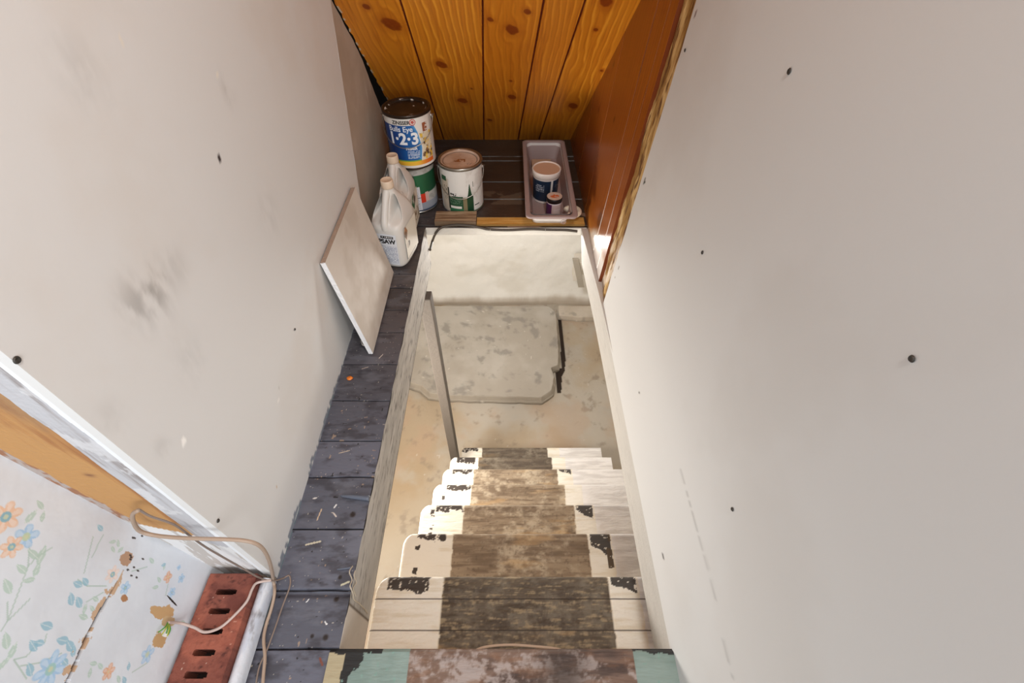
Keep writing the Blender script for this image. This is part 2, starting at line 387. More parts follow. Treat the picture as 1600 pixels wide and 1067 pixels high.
# seam positions read on the planks
seams = [onz(480, v)[1] for v in (1013, 921, 826, 745, 688, 625, 568, 518, 483, 449)]
extra = [onz(730, v)[1] for v in (351, 310, 283, 250)]
seams = sorted(seams + [1.19] + extra + [.03, -.08])
X, Yg = mesh_grid(-.465, -.31, -.12, 1.462, 0.0013)
c, d, bi = plankcol(X, Yg, seams)
kn = []
for (u, v, r) in [(551, 803, .006), (432 + 18, 840, .003), (531, 901, .004), (487, 993, .0035), (508, 995, .005), (525, 935, .005)]:
    p = onz(u, v); kk = np.exp(-(np.hypot(X - p[0], Yg - p[1]) / r) ** 4); c = mix(c, rgb(28, 18, 14), kk * .9)
for (u, v, u2, v2, wd, cc) in [(495, 812, 502, 795, .002, (205, 180, 150)), (530, 707, 546, 703, .0015, (200, 185, 165)), (500, 800 + 45, 478, 850, .003, (200, 192, 170)),
      (525, 788, 522, 792, .003, (215, 215, 215)), (520, 800, 525, 806, .002, (210, 200, 190)), (490, 778, 494, 777, .003, (210, 205, 200)),
      (482, 935, 478, 940, .0016, (235, 235, 235)), (507, 970, 510, 974, .0016, (230, 230, 230)), (565, 575, 575, 572, .0015, (190, 175, 160)),
      (533, 913, 545, 908, .003, (190, 185, 160)), (499, 1028, 503, 1038, .003, (120, 66, 50)), (592, 558, 598, 552, .0015, (215, 205, 195))]:
    a = onz(u, v)[:2]; b = onz(u2, v2)[:2]; ab = b - a; t = np.clip(((X - a[0]) * ab[0] + (Yg - a[1]) * ab[1]) / (ab @ ab), 0, 1)
    dd = np.hypot(X - a[0] - t * ab[0], Yg - a[1] - t * ab[1]); c = mix(c, rgb(*cc), dd < wd * .6)
c = mix(c, rgb(60, 96, 96), (X < -.4615) & (Yg < .7) & (vn(Yg * 80, X * 200, 8) > .35) & (fbm(Yg * 6, X * 0, 1) > .4))
h = -.0045 * (1 - ss(d, .0005, .002)); h = h + (_h(bi, bi * 0, 9) - .5) * .003; h = h - .006 * np.exp(-((Yg - (seams[3] - .006)) / .006) ** 2)
c = mix(c, rgb(22, 18, 18), 1 - ss(d, .0005, .0014))
mb = MB(); mb.grid(np.stack([X, Yg, h - .002], -1), c)
# the platform at the back
X2, Y2 = mesh_grid(-.66, .345, 1.462, 2.3, 0.0026)
c2, d2, b2 = plankcol(X2, Y2, seams + [2.02])
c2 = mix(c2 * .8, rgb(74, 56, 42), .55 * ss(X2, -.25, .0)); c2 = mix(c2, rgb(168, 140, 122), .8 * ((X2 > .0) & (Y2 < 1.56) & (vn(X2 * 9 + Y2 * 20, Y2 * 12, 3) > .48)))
c2 = mix(c2, rgb(110, 98, 84), .7 * ((X2 > -.1) & (X2 < .06) & (Y2 > 1.62) & (Y2 < 1.72) & (fbm(X2 * 10, Y2 * 10, 5) > .45)))
c2 = mix(c2, rgb(22, 18, 18), 1 - ss(d2, .0008, .002)); h2 = -.0045 * (1 - ss(d2, .001, .003)) - .002
mb.grid(np.stack([X2, Y2, h2], -1), c2)
mb.box(-.70, -.312, -.12, 1.462, -.03, -.012, 0, rgb(70, 55, 45)); mb.box(-.70, .36, 1.464, 2.34, -.03, -.012, 0, rgb(70, 55, 45))
struct(mb.build('floor', m_plank))

mb = MB(); mb.box(-2.2, 2.2, -2.6, -.122, -.03, -.002, 0, rgb(96, 92, 92)); struct(mb.build('floor_room', m_plank))

# ---- hatch lining boards
def gboard(name, tops, bots, seed, ca, cb, mt=m_grey, x_back=.02, nseg=300, nz=46):
    """inner face between a top polyline and a bottom polyline (lists of (x,y,z))"""
    t = np.linspace(0, 1, nseg)
    def poly(ps):
        ps = np.array(ps, float); k = np.linspace(0, 1, len(ps)); return np.stack([np.interp(t, k, ps[:, i]) for i in range(3)], -1)
    A = poly(tops); B = poly(bots); s_ = np.linspace(0, 1, nz)[:, None, None]; G = A[None] * (1 - s_) + B[None] * s_
    yy = G[..., 1]; zz = G[..., 2]; n = fbm(yy * 9, zz * 45, seed); n2 = fbm(yy * 30, zz * 160 + .6 * np.sin(yy * 9), seed + 1)
    c = mix(base(yy, ca), cb, ss(n, .4, .7)); c = mix(c, ca * .45, (n2 > .70) * .75); c = mix(c, ca * .8, ss(n2, .5, .65) * .5)
    return G, c, A, B
G, c, A, B = gboard('x', [(-.31, .13, -.004), (-.31, 1.458, -.004)], [(-.309, .13, -.17), (-.309, 1.458, -.17)], 61, rgb(172, 166, 158), rgb(186, 180, 172))
yy = G[..., 1]; c = mix(c, rgb(190, 180, 168), (yy < .205)); c = mix(c, rgb(90, 76, 62), (np.abs(yy - .205) < .002))
G[0, :, 0] += .004 * (vn(yy[0] * 25, yy[0] * 0, 4) - .5)
mb = MB(); mb.grid(G, c, flip=True)
mb.box(-.337, -.311, .13, 1.458, -.168, -.012, 0, rgb(120, 110, 98))
mb.box(-.337, -.309, .126, 1.46, -.172, -.1695, 0, rgb(70, 52, 40))
lf = mb.build('hatch_board', m_grey); tag(lf, 'grey weathered board lining the left side of the stair opening', 'board')
G, c, A, B = gboard('x', [(.305, .12, -.002), (.304, .8, -.002), (.296, 1.1, -.002), (.277, 1.458, -.002)], [(.316, .12, -.17), (.314, .8, -.17), (.310, 1.1, -.17), (.300, 1.458, -.17)], 66, rgb(184, 180, 174), rgb(196, 192, 186))
c = mix(c, rgb(186, 182, 176), np.full(G.shape[:2], .8)); mb = MB(); mb.grid(G, c)
Tg = np.stack([A, A * [0, 1, 1] + [.345, 0, 0]], 0); Tg[1, :, 2] = A[:, 2] - .01; mb.grid(Tg, base(Tg[..., 0], rgb(205, 200, 194)))
mb.box(.318, .345, .12, 1.458, -.17, -.02, 0, rgb(190, 185, 178))
rf = mb.build('hatch_board', m_plain); tag(rf, 'pale painted board lining the right side of the stair opening', 'board')
mb = MB(); mb.box(-.31, .30, 1.459, 1.475, -.035, -.004, 0, rgb(226, 222, 214)); hb = mb.build('hatch_board', m_plain, bevel=.002)
tag(hb, 'thin white board edge under the black cable at the back of the stair opening', 'board')

# wood strips on the back rim
def wood_box(name, x0, x1, y0, y1, z0, z1, c0, c1, seed, label, cat, tilt=0):
    X, Yg = mesh_grid(x0, x1, y0, y1, .0025); n = fbm(X * 12, Yg * 160, seed)
    c = mix(base(X, c0), c1, ss(n, .35, .7)); mb = MB(); zt = z1 + tilt * (X - x0)
    mb.grid(np.stack([X, Yg, zt], -1), c); k = (np.asarray(c0) + c1) / 2 * .8
    mb.box(x0, x1, y0, y1, z0, z1 - .001, 0, k); o = mb.build(name, m_wood); return tag(o, label, cat)
wood_box('wood_strip', -.117, .292, 1.470, 1.516, -.002, .006, rgb(205, 150, 70), rgb(228, 186, 112), 3, 'long orange raw wood strip on the back rim of the stair opening', 'wood strip')
wood_box('wood_strip', -.275, -.119, 1.472, 1.540, -.002, .018, rgb(128, 98, 72), rgb(182, 156, 126), 4, 'short weathered brown wood block at the back left rim of the opening', 'wood block')

# ---- recess at the lower left : jamb, wallpaper wall, recess floor
WX = lambda z: -.575 - .065 * z
X, Zg = mesh_grid(0, 1, 0, 1, .0035); zz = Zg * 1.3 - .0; xr_ = LW(zz) + .0; xl_ = WX(zz); XX = xl_ + X * (xr_ - xl_)
dd = xr_ - XX    # distance from the drywall face
wob = .003 * (fbm(zz * 20, dd * 0, 5) - .5)
k1 = .019 + wob; k2 = .058 + wob * 1.5; k3 = .066 + wob
wd = np.interp(zz, [0, .3, .7], [.115, .125, .150])
c = base(XX, rgb(240, 242, 245))
gn = fbm(dd * 90, zz * 6, 71); cg = mix(base(XX, rgb(196, 196, 200)), rgb(150, 142, 140), ss(gn, .42, .68)); cg = mix(cg, rgb(226, 226, 228), (fbm(dd * 40, zz * 30, 73) > .6) * .6)
c = np.where((dd > k1)[..., None], cg, c)
c = np.where((dd > k2)[..., None], mix(base(XX, rgb(226, 224, 222)), rgb(166, 78, 32), ((zz > .56) & (vn(zz * 15, dd * 0, 2) > .4)) * .9), c)
on = fbm(dd * 50, zz * 5, 75); co_ = mix(base(XX, rgb(194, 146, 90)), rgb(166, 112, 64), ss(on, .45, .7)); co_ = mix(co_, rgb(150, 118, 90), ss(fbm(dd * 18, zz * 6, 78), .55, .7) * .5)
c = np.where((dd > k3)[..., None], co_, c)
torn = (xr_ - xl_) - .014 + .01 * (fbm(zz * 30, dd * 0, 9) - .5)
ct_ = mix(base(XX, rgb(180, 168, 162)), rgb(160, 112, 82), ss(fbm(zz * 90, dd * 160, 10), .42, .58)); c = np.where((dd > torn)[..., None], ct_, c)
wp = .27 - (wd - dd) * 1.0 + .03 * (fbm(zz * 25, dd * 30, 12) - .5)
cwp = mix(base(XX, rgb(232, 232, 232)), rgb(176, 166, 156), (fbm(dd * 90, zz * 12, 13) > .58) * .6)
c = np.where(((zz < wp) & (dd > k1))[..., None], cwp, c)
p = ony(133, 753, .25); c = mix(c, rgb(110, 70, 50), np.exp(-((XX - p[0]) / .006) ** 2 - ((zz - p[2]) / .004) ** 2) * .8)
hh = np.where(dd < k1, 0, np.where(dd < k2, .004, .009)) + .001 * gn
mb = MB(); mb.grid(np.stack([XX, .25 + hh, zz], -1), c)
struct(mb.build('wall_left_jamb', m_plain))

# wallpaper wall
Y, Z = mesh_grid(0, 1, 0, 1, .0016); YY = -.12 + Y * (.262 + .12); ZZ = Z * 1.05
PX = .00082
def wpt(u, v): p = onx(u, v, -.575, -.065); return p[1], p[2]
c = base(YY, rgb(218, 222, 228)); c = mix(c, rgb(206, 209, 216), ss(fbm(YY * 12, ZZ * 12, 90), .4, .7) * .5)
c = mix(c, rgb(206, 216, 232), np.exp(-((YY - .22) / .05) ** 2 - ((ZZ - .12) / .05) ** 2) * .25)
rs = np.random.RandomState(7)
def petals(c, u, v, r, n, pc, cc, rot=0.3, gap=.55):
    y0, z0 = wpt(u, v); r = r * PX; dy = YY - y0; dz = ZZ - z0; R = np.hypot(dy, dz); a = np.arctan2(dz, dy)
    pr = r * (gap + (1 - gap) * np.abs(np.cos((a - rot) * n / 2))) * (1 + .12 * (vn(a * 3, R * 0, int(u)) - .5))
    sh = .75 + .25 * R / r
    c = mix(c, pc * .93 + .07 * rgb(255, 255, 255), (1 - ss(R, pr * .9, pr * 1.05)) * .85)
    c = mix(c, rgb(235, 236, 240), (1 - ss(R, pr * .75, pr)) * .35 * (np.abs(np.cos((a - rot) * n / 2)) > .75))
    c = mix(c, cc, (1 - ss(R, r * .28, r * .34)) * .9); c = mix(c, rgb(205, 205, 170), (1 - ss(R, r * .12, r * .17)) * .8)
    return c
def leaf(c, u, v, L, ang, lc, wdt=.42):
    y0, z0 = wpt(u, v); L = L * PX; dy = YY - y0; dz = ZZ - z0; ca, sa = math.cos(ang), math.sin(ang)
    s_ = dy * ca + dz * sa; t_ = -dy * sa + dz * ca; x = np.clip(s_ / L, -1, 1); wv = L * wdt * (1 - x * x) * (1 - .35 * x)
    m = (np.abs(s_) < L) * (1 - ss(np.abs(t_), wv * .85, wv)); c = mix(c, lc, m * .75); return mix(c, rgb(225, 228, 226), m * (np.abs(t_) < L * .05) * .5)
def vine(c, pts, wd=1.2, vc=(168, 188, 176)):
    p = np.array([wpt(*q) for q in pts])
    for a, b in zip(p[:-1], p[1:]):
        ab = b - a; t = np.clip(((YY - a[0]) * ab[0] + (ZZ - a[1]) * ab[1]) / (ab @ ab), 0, 1)
        c = mix(c, rgb(*vc), (1 - ss(np.hypot(YY - a[0] - t * ab[0], ZZ - a[1] - t * ab[1]), wd * PX * .6, wd * PX * 1.2)) * .7)
    return c
BL, BD, GR, OR, OC, BC = rgb(150, 188, 222), rgb(140, 182, 200), rgb(176, 198, 184), rgb(226, 178, 142), rgb(214, 150, 112), rgb(128, 174, 190)
for pts in [[(45, 850), (42, 885), (10, 970)], [(45, 935), (10, 970)], [(10, 940), (10, 970), (0, 985)], [(80, 855), (55, 870), (42, 885)], [(144, 838), (130, 895)], [(165, 915), (135, 915), (120, 905)],
            [(60, 1000), (40, 1025), (20, 1030)], [(20, 1030), (40, 1060)], [(229, 885), (205, 892)], [(134, 940), (160, 925)], [(95, 1020), (60, 1035), (30, 1040)], [(71, 990), (68, 1003)],
            [(160, 835), (142, 870)], [(262, 912), (258, 930)], [(229, 1035), (205, 1050)]]: c = vine(c, pts)
for (u, v, L, a) in [(64, 866, 15, .2), (32, 888, 12, 1.3), (56, 888, 12, .3), (43, 906, 10, 2), (10, 915, 14, 1), (50, 865, 13, 1.3), (48, 806, 12, -.2), (66, 806, 9, .4), (62, 788, 10, 1.2), (175, 846, 8, 2), (184, 848, 8, .8),
                     (176, 858, 8, -2), (188, 858, 8, -.6), (242, 917, 9, 1.9), (248, 905, 9, 1.2), (256, 885, 7, .5), (236, 875, 10, 1.3), (148, 935, 9, 1.4), (132, 950, 9, .3), (143, 950, 8, 1.2), (129, 963, 11, 1.5),
                     (145, 1036, 9, 1.6), (156, 1040, 9, 1.2), (140, 1050, 9, .4), (8, 1000, 14, .8), (18, 1016, 12, .2), (184, 1060, 9, 1), (5, 1035, 10, -.3), (285, 972, 10, 1.5)]: c = leaf(c, u, v, L, a, GR)
for (u, v, L, a) in [(120, 912, 11, 1.5), (132, 908, 10, 1.2), (110, 935, 12, .8), (122, 940, 12, 1.0), (71, 977, 13, 1.5), (50, 1008, 12, 1.1), (59, 1004, 10, 1.6), (96, 1000, 13, 1.6), (108, 1008, 13, 1.1), (114, 1016, 10, .6),
                     (45, 1045, 12, .9), (100, 1033, 10, 1.2), (155, 824, 9, 1.3), (200, 1040, 8, .6), (255, 882, 7, 2), (193, 1062, 9, 1)]: c = leaf(c, u, v, L, a, BD, .5)
c = petals(c, 8, 807, 24, 6, OR, BC); c = petals(c, 40, 838, 19, 5, BL, rgb(190, 205, 170)); c = petals(c, 17, 854, 17, 6, OR, BC, .8)
c = petals(c, 175, 897, 15, 6, rgb(228, 200, 184), BC); c = petals(c, 78, 1045, 27, 7, BL, rgb(160, 196, 190)); c = petals(c, 229, 1022, 17, 5, BL, rgb(190, 205, 190))
c = petals(c, 262, 901, 12, 4, OC, OR, .5); c = petals(c, 283, 903, 10, 5, BL, BL); c = petals(c, 268, 925, 11, 5, BL, BL, .9); c = petals(c, 169, 1049, 14, 5, OC, OR, .2); c = petals(c, 279, 886, 6, 4, BL, BL)
c = petals(c, 195, 918, 12, 5, BL, BD, .2)
# seam / crack between the boards behind the paper, torn patches
ys, zs = zip(*[wpt(u, v) for u, v in [(213, 845), (200, 872), (188, 900), (165, 940), (150, 965), (133, 1000), (118, 1035), (103, 1067)]])
o_ = np.argsort(zs); zc = np.interp(YY, *zip(*sorted(zip(ys, zs)))); dc = ZZ - zc
yfr = YY; near = np.abs(dc)
c = mix(c, rgb(196, 158, 122), (near < .016 * ss(.20 - YY, -.01, .03) * (fbm(YY * 45, dc * 60, 7) - .42) * 3) * .85)
c = mix(c, rgb(80, 58, 44), (near < .0028 * ss(.185 - YY, -.02, .05)) * .95)
for (u, v, a, b, cc, th) in [(199, 874, .014, .016, (178, 140, 112), .5), (252, 955, .012, .030, (196, 156, 108), .45), (247, 1000, .012, .022, (196, 156, 108), .45), (193, 935, .005, .008, (170, 120, 80), .4),
                             (262, 972, .010, .020, (200, 170, 130), .5)]:
    y0, z0 = wpt(u, v); q = np.hypot((YY - y0) / a, (ZZ - z0) / b) + 1.5 * (fbm(YY * 60, ZZ * 60, 17) - .5); c = mix(c, rgb(*cc), (q < .8) * .95)
y0, z0 = wpt(258, 988); c = mix(c, rgb(250, 250, 250), (np.hypot((YY - y0) / .006, (ZZ - z0) / .010) < 1))
y0, z0 = wpt(268, 938); c = mix(c, rgb(40, 30, 26), (np.hypot((YY - y0 - .25 * (ZZ - z0)) / .0015, (ZZ - z0) / .018) < 1))
for k in range(12):
    u = 205 + rs.uniform(-8, 18); v = 835 + rs.uniform(0, 70); y0, z0 = wpt(u, v); c = mix(c, rgb(50, 40, 36), (np.hypot(YY - y0, (ZZ - z0) * .5) < .0014) * .9)
hgt = -.008 * (near < .003 * ss(.185 - YY, -.02, .05)) + .002 * fbm(YY * 15, ZZ * 15, 88)
mb = MB(); mb.grid(np.stack([WX(ZZ) + hgt, YY, ZZ], -1), c)
struct(mb.build('wall_left_wallpaper', mat('wallpaper', None, .7)))

mb = MB(); X, Yg = mesh_grid(-.60, -.462, -.12, .256, .003)
c = mix(base(X, rgb(168, 158, 146)), rgb(128, 112, 98), ss(fbm(X * 40, Yg * 40, 33), .4, .65)); mb.grid(np.stack([X, Yg, .004 + .004 * fbm(X * 50, Yg * 50, 3)], -1), c)
struct(mb.build('floor_recess', m_conc))
mb = MB(); X, Yg = mesh_grid(0, 1, 0, 1, .01); Yg2 = -.12 + Yg * .362; a = X * math.pi
cs = mix(base(X, rgb(196, 202, 214)), rgb(150, 150, 156), ss(fbm(X * 4, Yg2 * 60, 34), .55, .75))
cs = mix(cs, rgb(222, 224, 228), ss(fbm(X * 3, Yg2 * 20, 35), .5, .7) * .6)
mb.grid(np.stack([-.471 - .011 * np.cos(a), Yg2, .004 + .030 * np.sin(a) ** .5], -1), cs)
struct(mb.build('trim_2', m_plain, smooth=True))

# ---- basement
def pz(u, v, z): p = onz(u, v, z); return p[0], p[1]
ZF = -1.76
X, Yg = mesh_grid(-1.9, 1.6, -.1, 3.0, .0075)
c = mix(base(X, rgb(208, 200, 186)), rgb(198, 180, 154), ss(fbm(X * 2.2, Yg * 2.2, 101), .38, .66))
c = mix(c, rgb(180, 154, 118), np.exp(-((X + .75) / .4) ** 2 - ((Yg - 1.2) / .4) ** 2) * .6)
c = mix(c, rgb(200, 196, 188), ss(fbm(X * 4, Yg * 4, 102), .55, .75) * .5); c = mix(c, rgb(150, 136, 120), ss(fbm(X * 18, Yg * 18, 103), .62, .8) * .5)
c = mix(c, rgb(225, 220, 210), (vn(X * 60, Yg * 60, 104) > .97) * .7)
c = mix(c, rgb(204, 172, 144), ss(fbm(X * 5 + 3, Yg * 5, 105), .5, .7) * .35)
slot = [pz(u, v, ZF) for u, v in [(871, 488), (875, 530), (877, 575), (867, 574), (869, 600), (870, 614), (877, 614), (878, 588), (882, 580), (884, 560), (880, 525), (875, 488)]]  # shadow gap beside the pad, painted dark into the floor colour
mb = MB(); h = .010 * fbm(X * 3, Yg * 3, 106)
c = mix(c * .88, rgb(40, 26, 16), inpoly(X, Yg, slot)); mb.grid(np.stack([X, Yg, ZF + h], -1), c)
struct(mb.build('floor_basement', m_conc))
YW = 2.99
X, Z = mesh_grid(-1.9, 1.6, 0, 1, .012); Zg = ZF + Z * (-ZF - .03)
fil = .10 * np.exp(-(Zg - ZF) / .07); h = .05 * fbm(X * 2.2, Zg * 2.5, 111) + .018 * fbm(X * 9, Zg * 12, 112) + fil
c = mix(base(X, rgb(238, 238, 234)), rgb(218, 215, 206), ss(fbm(X * 3, Zg * 6, 113), .5, .75) * .6)
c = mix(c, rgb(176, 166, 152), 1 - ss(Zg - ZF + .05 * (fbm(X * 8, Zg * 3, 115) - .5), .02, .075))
mb = MB(); mb.grid(np.stack([X, YW - h, Zg], -1), c, flip=False)
struct(mb.build('wall_basement_back', m_conc, smooth=True))
mb = MB(); mb.box(-1.95, -1.9, -.1, 3.0, ZF, -.03, 0, rgb(225, 218, 205)); mb.box(1.6, 1.65, -.1, 3.0, ZF, -.03, 0, rgb(225, 218, 205)); mb.box(-1.9, 1.6, -.15, -.1, ZF, -.03, 0, rgb(225, 218, 205))
struct(mb.build('wall_basement_side', m_conc))
mb = MB(); mb.box(-1.95, -.70, -.15, 3.0, -.035, -.02, 0, rgb(150, 120, 90)); mb.box(.36, 1.65, -.15, 3.0, -.035, -.02, 0, rgb(150, 120, 90)); mb.box(-.70, .36, 2.34, 3.0, -.035, -.02, 0, rgb(150, 120, 90))
struct(mb.build('ceiling_basement', m_plain))
# raised concrete pad
ZP = ZF + .075
pad = [pz(u, v, ZP) for u, v in [(640, 600), (655, 604), (668, 616), (690, 619), (760, 621), (848, 623), (866, 611), (869, 590), (864, 574), (876, 571), (876, 540), (873, 500), (871, 484)]] + [(.36, 2.80), (-.8, 2.80), (-.8, 2.0)]
def pad_mesh(poly, z0, z1, seed, c0, c1, step=.012):
    p = np.array(poly); X, Yg = mesh_grid(p[:, 0].min(), p[:, 0].max(), p[:, 1].min(), p[:, 1].max(), step)
    # ring samples + interior via radial fan: dense enough for colour detail
    n = 220; seg = []
    P = np.vstack([p, p[:1]]); L = np.r_[0, np.cumsum(np.hypot(*np.diff(P, axis=0).T))]; t = np.linspace(0, L[-1], n, endpoint=False)
    bx = np.interp(t, L, P[:, 0]); by = np.interp(t, L, P[:, 1]); cx, cy = p.mean(0)
    bx += .012 * (fbm(t * 14, t * 0, seed) - .5); by += .012 * (fbm(t * 14 + 9, t * 0, seed) - .5)
    k = np.linspace(0, 1, 90)[:, None]; GX = cx + (bx - cx) * k; GY = cy + (by - cy) * k
    ed = 1 - ss(k + 0 * GX, .955, 1.0); zt = z0 + (z1 - z0) * (.35 + .65 * ed) + .008 * fbm(GX * 8, GY * 8, seed + 2)
    c = mix(base(GX, c0), c1, ss(fbm(GX * 3.5, GY * 3.5, seed + 3), .35, .65)); c = mix(c, c0 * .72, ss(fbm(GX * 14, GY * 14, seed + 4), .58, .75) * .6)
    c = mix(c, rgb(228, 224, 216), (vn(GX * 50, GY * 50, seed + 5) > .96) * .6)
    G = np.stack([GX, GY, zt], -1); low = np.stack([bx, by, bx * 0 + z0 - .003], -1)
    G = np.concatenate([G, low[None]], 0); c = np.concatenate([c, (c[-1:] * .8)], 0)
    mb = MB(); mb.grid(G, c, closed_u=True); return mb
o = pad_mesh(pad, ZF, ZP, 120, rgb(184, 179, 170), rgb(170, 163, 152)).build('concrete_pad', m_conc, smooth=False)
tag(o, 'low grey concrete pad with clipped corners on the basement floor against the white wall', 'concrete pad')
led = [(.42, 2.68), (.60, 2.66), (1.2, 2.66), (1.2, 2.80), (.42, 2.80)]
o = pad_mesh(led, ZF, ZF + .05, 140, rgb(206, 198, 186), rgb(190, 180, 166)).build('concrete_ledge', m_conc); tag(o, 'narrow pale concrete ledge at the wall foot right of the pad', 'ledge')
# short board on the basement wall
p0 = ony(899, 402, 2.80); p1 = ony(908, 446, 2.80); mb = MB()
v = []
for (p, s_) in ((p0, 1), (p1, 1)):
    for dx in (-.024, .024):
        for dy in (-.02, .0): v.append((p[0] + dx, 2.80 + dy, p[2]))
mb.add(v, [(0, 1, 3, 2), (4, 6, 7, 5), (0, 4, 5, 1), (1, 5, 7, 3), (3, 7, 6, 2), (2, 6, 4, 0)], 0, rgb(176, 170, 158))
mb.box((p0[0] + p1[0]) / 2 - .03, (p0[0] + p1[0]) / 2 + .03, 2.80, 2.92, p1[2] + .05, p0[2] - .05, 0, rgb(230, 226, 216))
o = mb.build('wall_board', m_grey, bevel=.002); tag(o, 'short grey board fixed upright on the white basement wall', 'board')

# ================================================================== STAIRCASE
stairs = empty('staircase', 'steep open basement staircase with worn treads and white painted sides', 'staircase')
def tread_cols(X, Yg, k, yf):
    g = fbm(X * 10, Yg * 90, 200 + k); g2 = fbm(X * 40, Yg * 60, 230 + k); g3 = fbm(X * 9, Yg * 9, 260 + k)
    xa, xb, xc = -.162 + .006 * math.sin(k * 2.1), .246, .318
    g4 = fbm(X * 120, Yg * 120, 290 + k); cw = mix(base(X, rgb(160, 142, 118)), rgb(118, 100, 80), ss(g, .30, .72))
    cw = mix(cw, rgb(204, 190, 166), ss(g2 * .45 + g3 * .45 + g4 * .2, .50, .74) * .8); cw = mix(cw, rgb(88, 72, 56), ss(g4, .56, .8) * .5)
    if k == 1:
        g5 = fbm(X * 34, Yg * 260, 295); cw = mix(cw * .62, rgb(176, 158, 124), ss(g5 * .6 + g4 * .4, .50, .68) * .75)
    cw = mix(cw, rgb(196, 160, 112), ss(fbm(X * 6, Yg * 30, 270 + k), .6, .75) * .5)
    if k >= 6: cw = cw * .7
    cp = mix(base(X, rgb(246, 242, 230)), rgb(222, 210, 184), ss(g, .5, .7) * .5)
    wob = .0025 * (vn(Yg * 60, Yg * 0, k) - .5); c = np.where(((X > xa + wob) & (X < xb + wob))[..., None], cw, cp)
    cg = mix(base(X, rgb(250, 249, 247)), rgb(228, 226, 224), ss(g, .4, .65)); c = np.where((X > xc + wob)[..., None], cg, c)
    c = mix(c, rgb(245, 238, 220), ((np.abs(X - xa - wob) < .002) | (np.abs(X - xb - wob) < .002)) * .7)
    dk = rgb(66, 58, 52); n = fbm(X * 45, Yg * 45, 300 + k) - .5; e = yf - Yg
    wl = [.10, .085, .10, .10, .10, .10, .10][k - 1]; x0 = [-.29, -.275, -.262, -.262, -.27, -.28, -.28][k - 1]
    dl = [.034, .020, .026, .026, .024, .040, .03][k - 1]
    flk = fbm(X * 130, Yg * 130, 320 + k)
    c = mix(c, dk, (flk < .66) & (X > x0) & (X < x0 + wl + .02 * n) & (e < dl + .03 * n))
    c = mix(c, dk, (np.abs(X + .272 + .012 * n) < .006) & (e > .02) & (e < .13) & (fbm(X * 10, Yg * 30, k) > .48) & (k in (2, 3, 4)))
    tri = (X > xb + .006) & (X < xc - .006); dep = {1: .045, 2: .075, 3: .055, 4: 0, 5: .03, 6: .0, 7: 0}[k]
    c = mix(c, rgb(74, 70, 66), tri & (flk < .68) & (e < dep * (.35 + .65 * (X - xb) / (xc - xb)) + .02 * n * (dep > 0)))
    c = mix(c, rgb(90, 76, 60), (X > xc - .022) & (X < xc - .004) & (e < .10) & (k == 2) & (n > .0))
    if k == 1:
        for ys in (onz(750, 936, -.22)[1], onz(750, 985, -.22)[1]): c = mix(c, rgb(46, 34, 26), np.abs(Yg - ys) < .0012)
    return c
R_, G_ = .22, .1775
for k in range(1, 8):
    zt = -R_ * k; yf = .1316 + G_ * k; yb = yf - .205 if k > 1 else .06
    x0 = -.318 if k < 7 else -.284; x1 = .575; rc = .035
    nv = 110 if k < 4 else 70; nu = 420 if k < 3 else 260
    s_, t_ = np.meshgrid(np.linspace(0, 1, nu), np.linspace(0, 1, nv)); Yg = yb + (yf - yb) * t_
    q = np.clip(Yg - (yf - rc), 0, rc); xl = x0 + rc - np.sqrt(np.maximum(rc * rc - q * q, 0)) * 1.0
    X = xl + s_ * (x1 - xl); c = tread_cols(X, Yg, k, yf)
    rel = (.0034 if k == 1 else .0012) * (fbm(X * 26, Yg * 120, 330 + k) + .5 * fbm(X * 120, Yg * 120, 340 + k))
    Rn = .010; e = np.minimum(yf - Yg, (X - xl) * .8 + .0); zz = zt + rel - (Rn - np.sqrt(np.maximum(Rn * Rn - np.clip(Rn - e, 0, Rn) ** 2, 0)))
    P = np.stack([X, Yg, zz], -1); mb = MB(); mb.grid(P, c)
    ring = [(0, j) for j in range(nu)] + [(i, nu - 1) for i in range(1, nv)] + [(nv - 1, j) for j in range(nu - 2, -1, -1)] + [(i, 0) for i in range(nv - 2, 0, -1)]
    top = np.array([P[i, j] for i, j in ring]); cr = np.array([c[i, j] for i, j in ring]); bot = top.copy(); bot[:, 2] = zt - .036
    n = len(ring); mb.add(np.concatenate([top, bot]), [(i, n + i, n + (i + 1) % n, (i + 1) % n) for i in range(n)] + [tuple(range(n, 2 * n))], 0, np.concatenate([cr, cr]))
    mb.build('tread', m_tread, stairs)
for xs in (-.26, .50):
    mb = MB(); y0, z0 = .10, -.22 - .036; y1, z1 = .1316 + G_ * 7 + .02, -R_ * 7 - .036
    ya, za = .12, -.26; slope = R_ / G_
    pts = [(.10, -.256), (.31, -.30 - .0), (1.45, -.30 - (1.45 - .31) * slope), (1.45, ZF + .0), (1.30, ZF), (.10, -.45)]
    pts = [(.10, -.27)] + [(y, z) for k in range(1, 8) for y, z in [(.1316 + G_ * k - .012, -R_ * k - .037), (.1316 + G_ * k - .012, -R_ * (k + 1) - .037 if k < 7 else ZF + .012)]] + [(1.30, ZF + .012), (.10, -.55)]
    mb.prism(pts, xs - .015, xs + .015, 0, rgb(214, 206, 190), axis='x'); mb.build('stringer', m_plain, stairs)

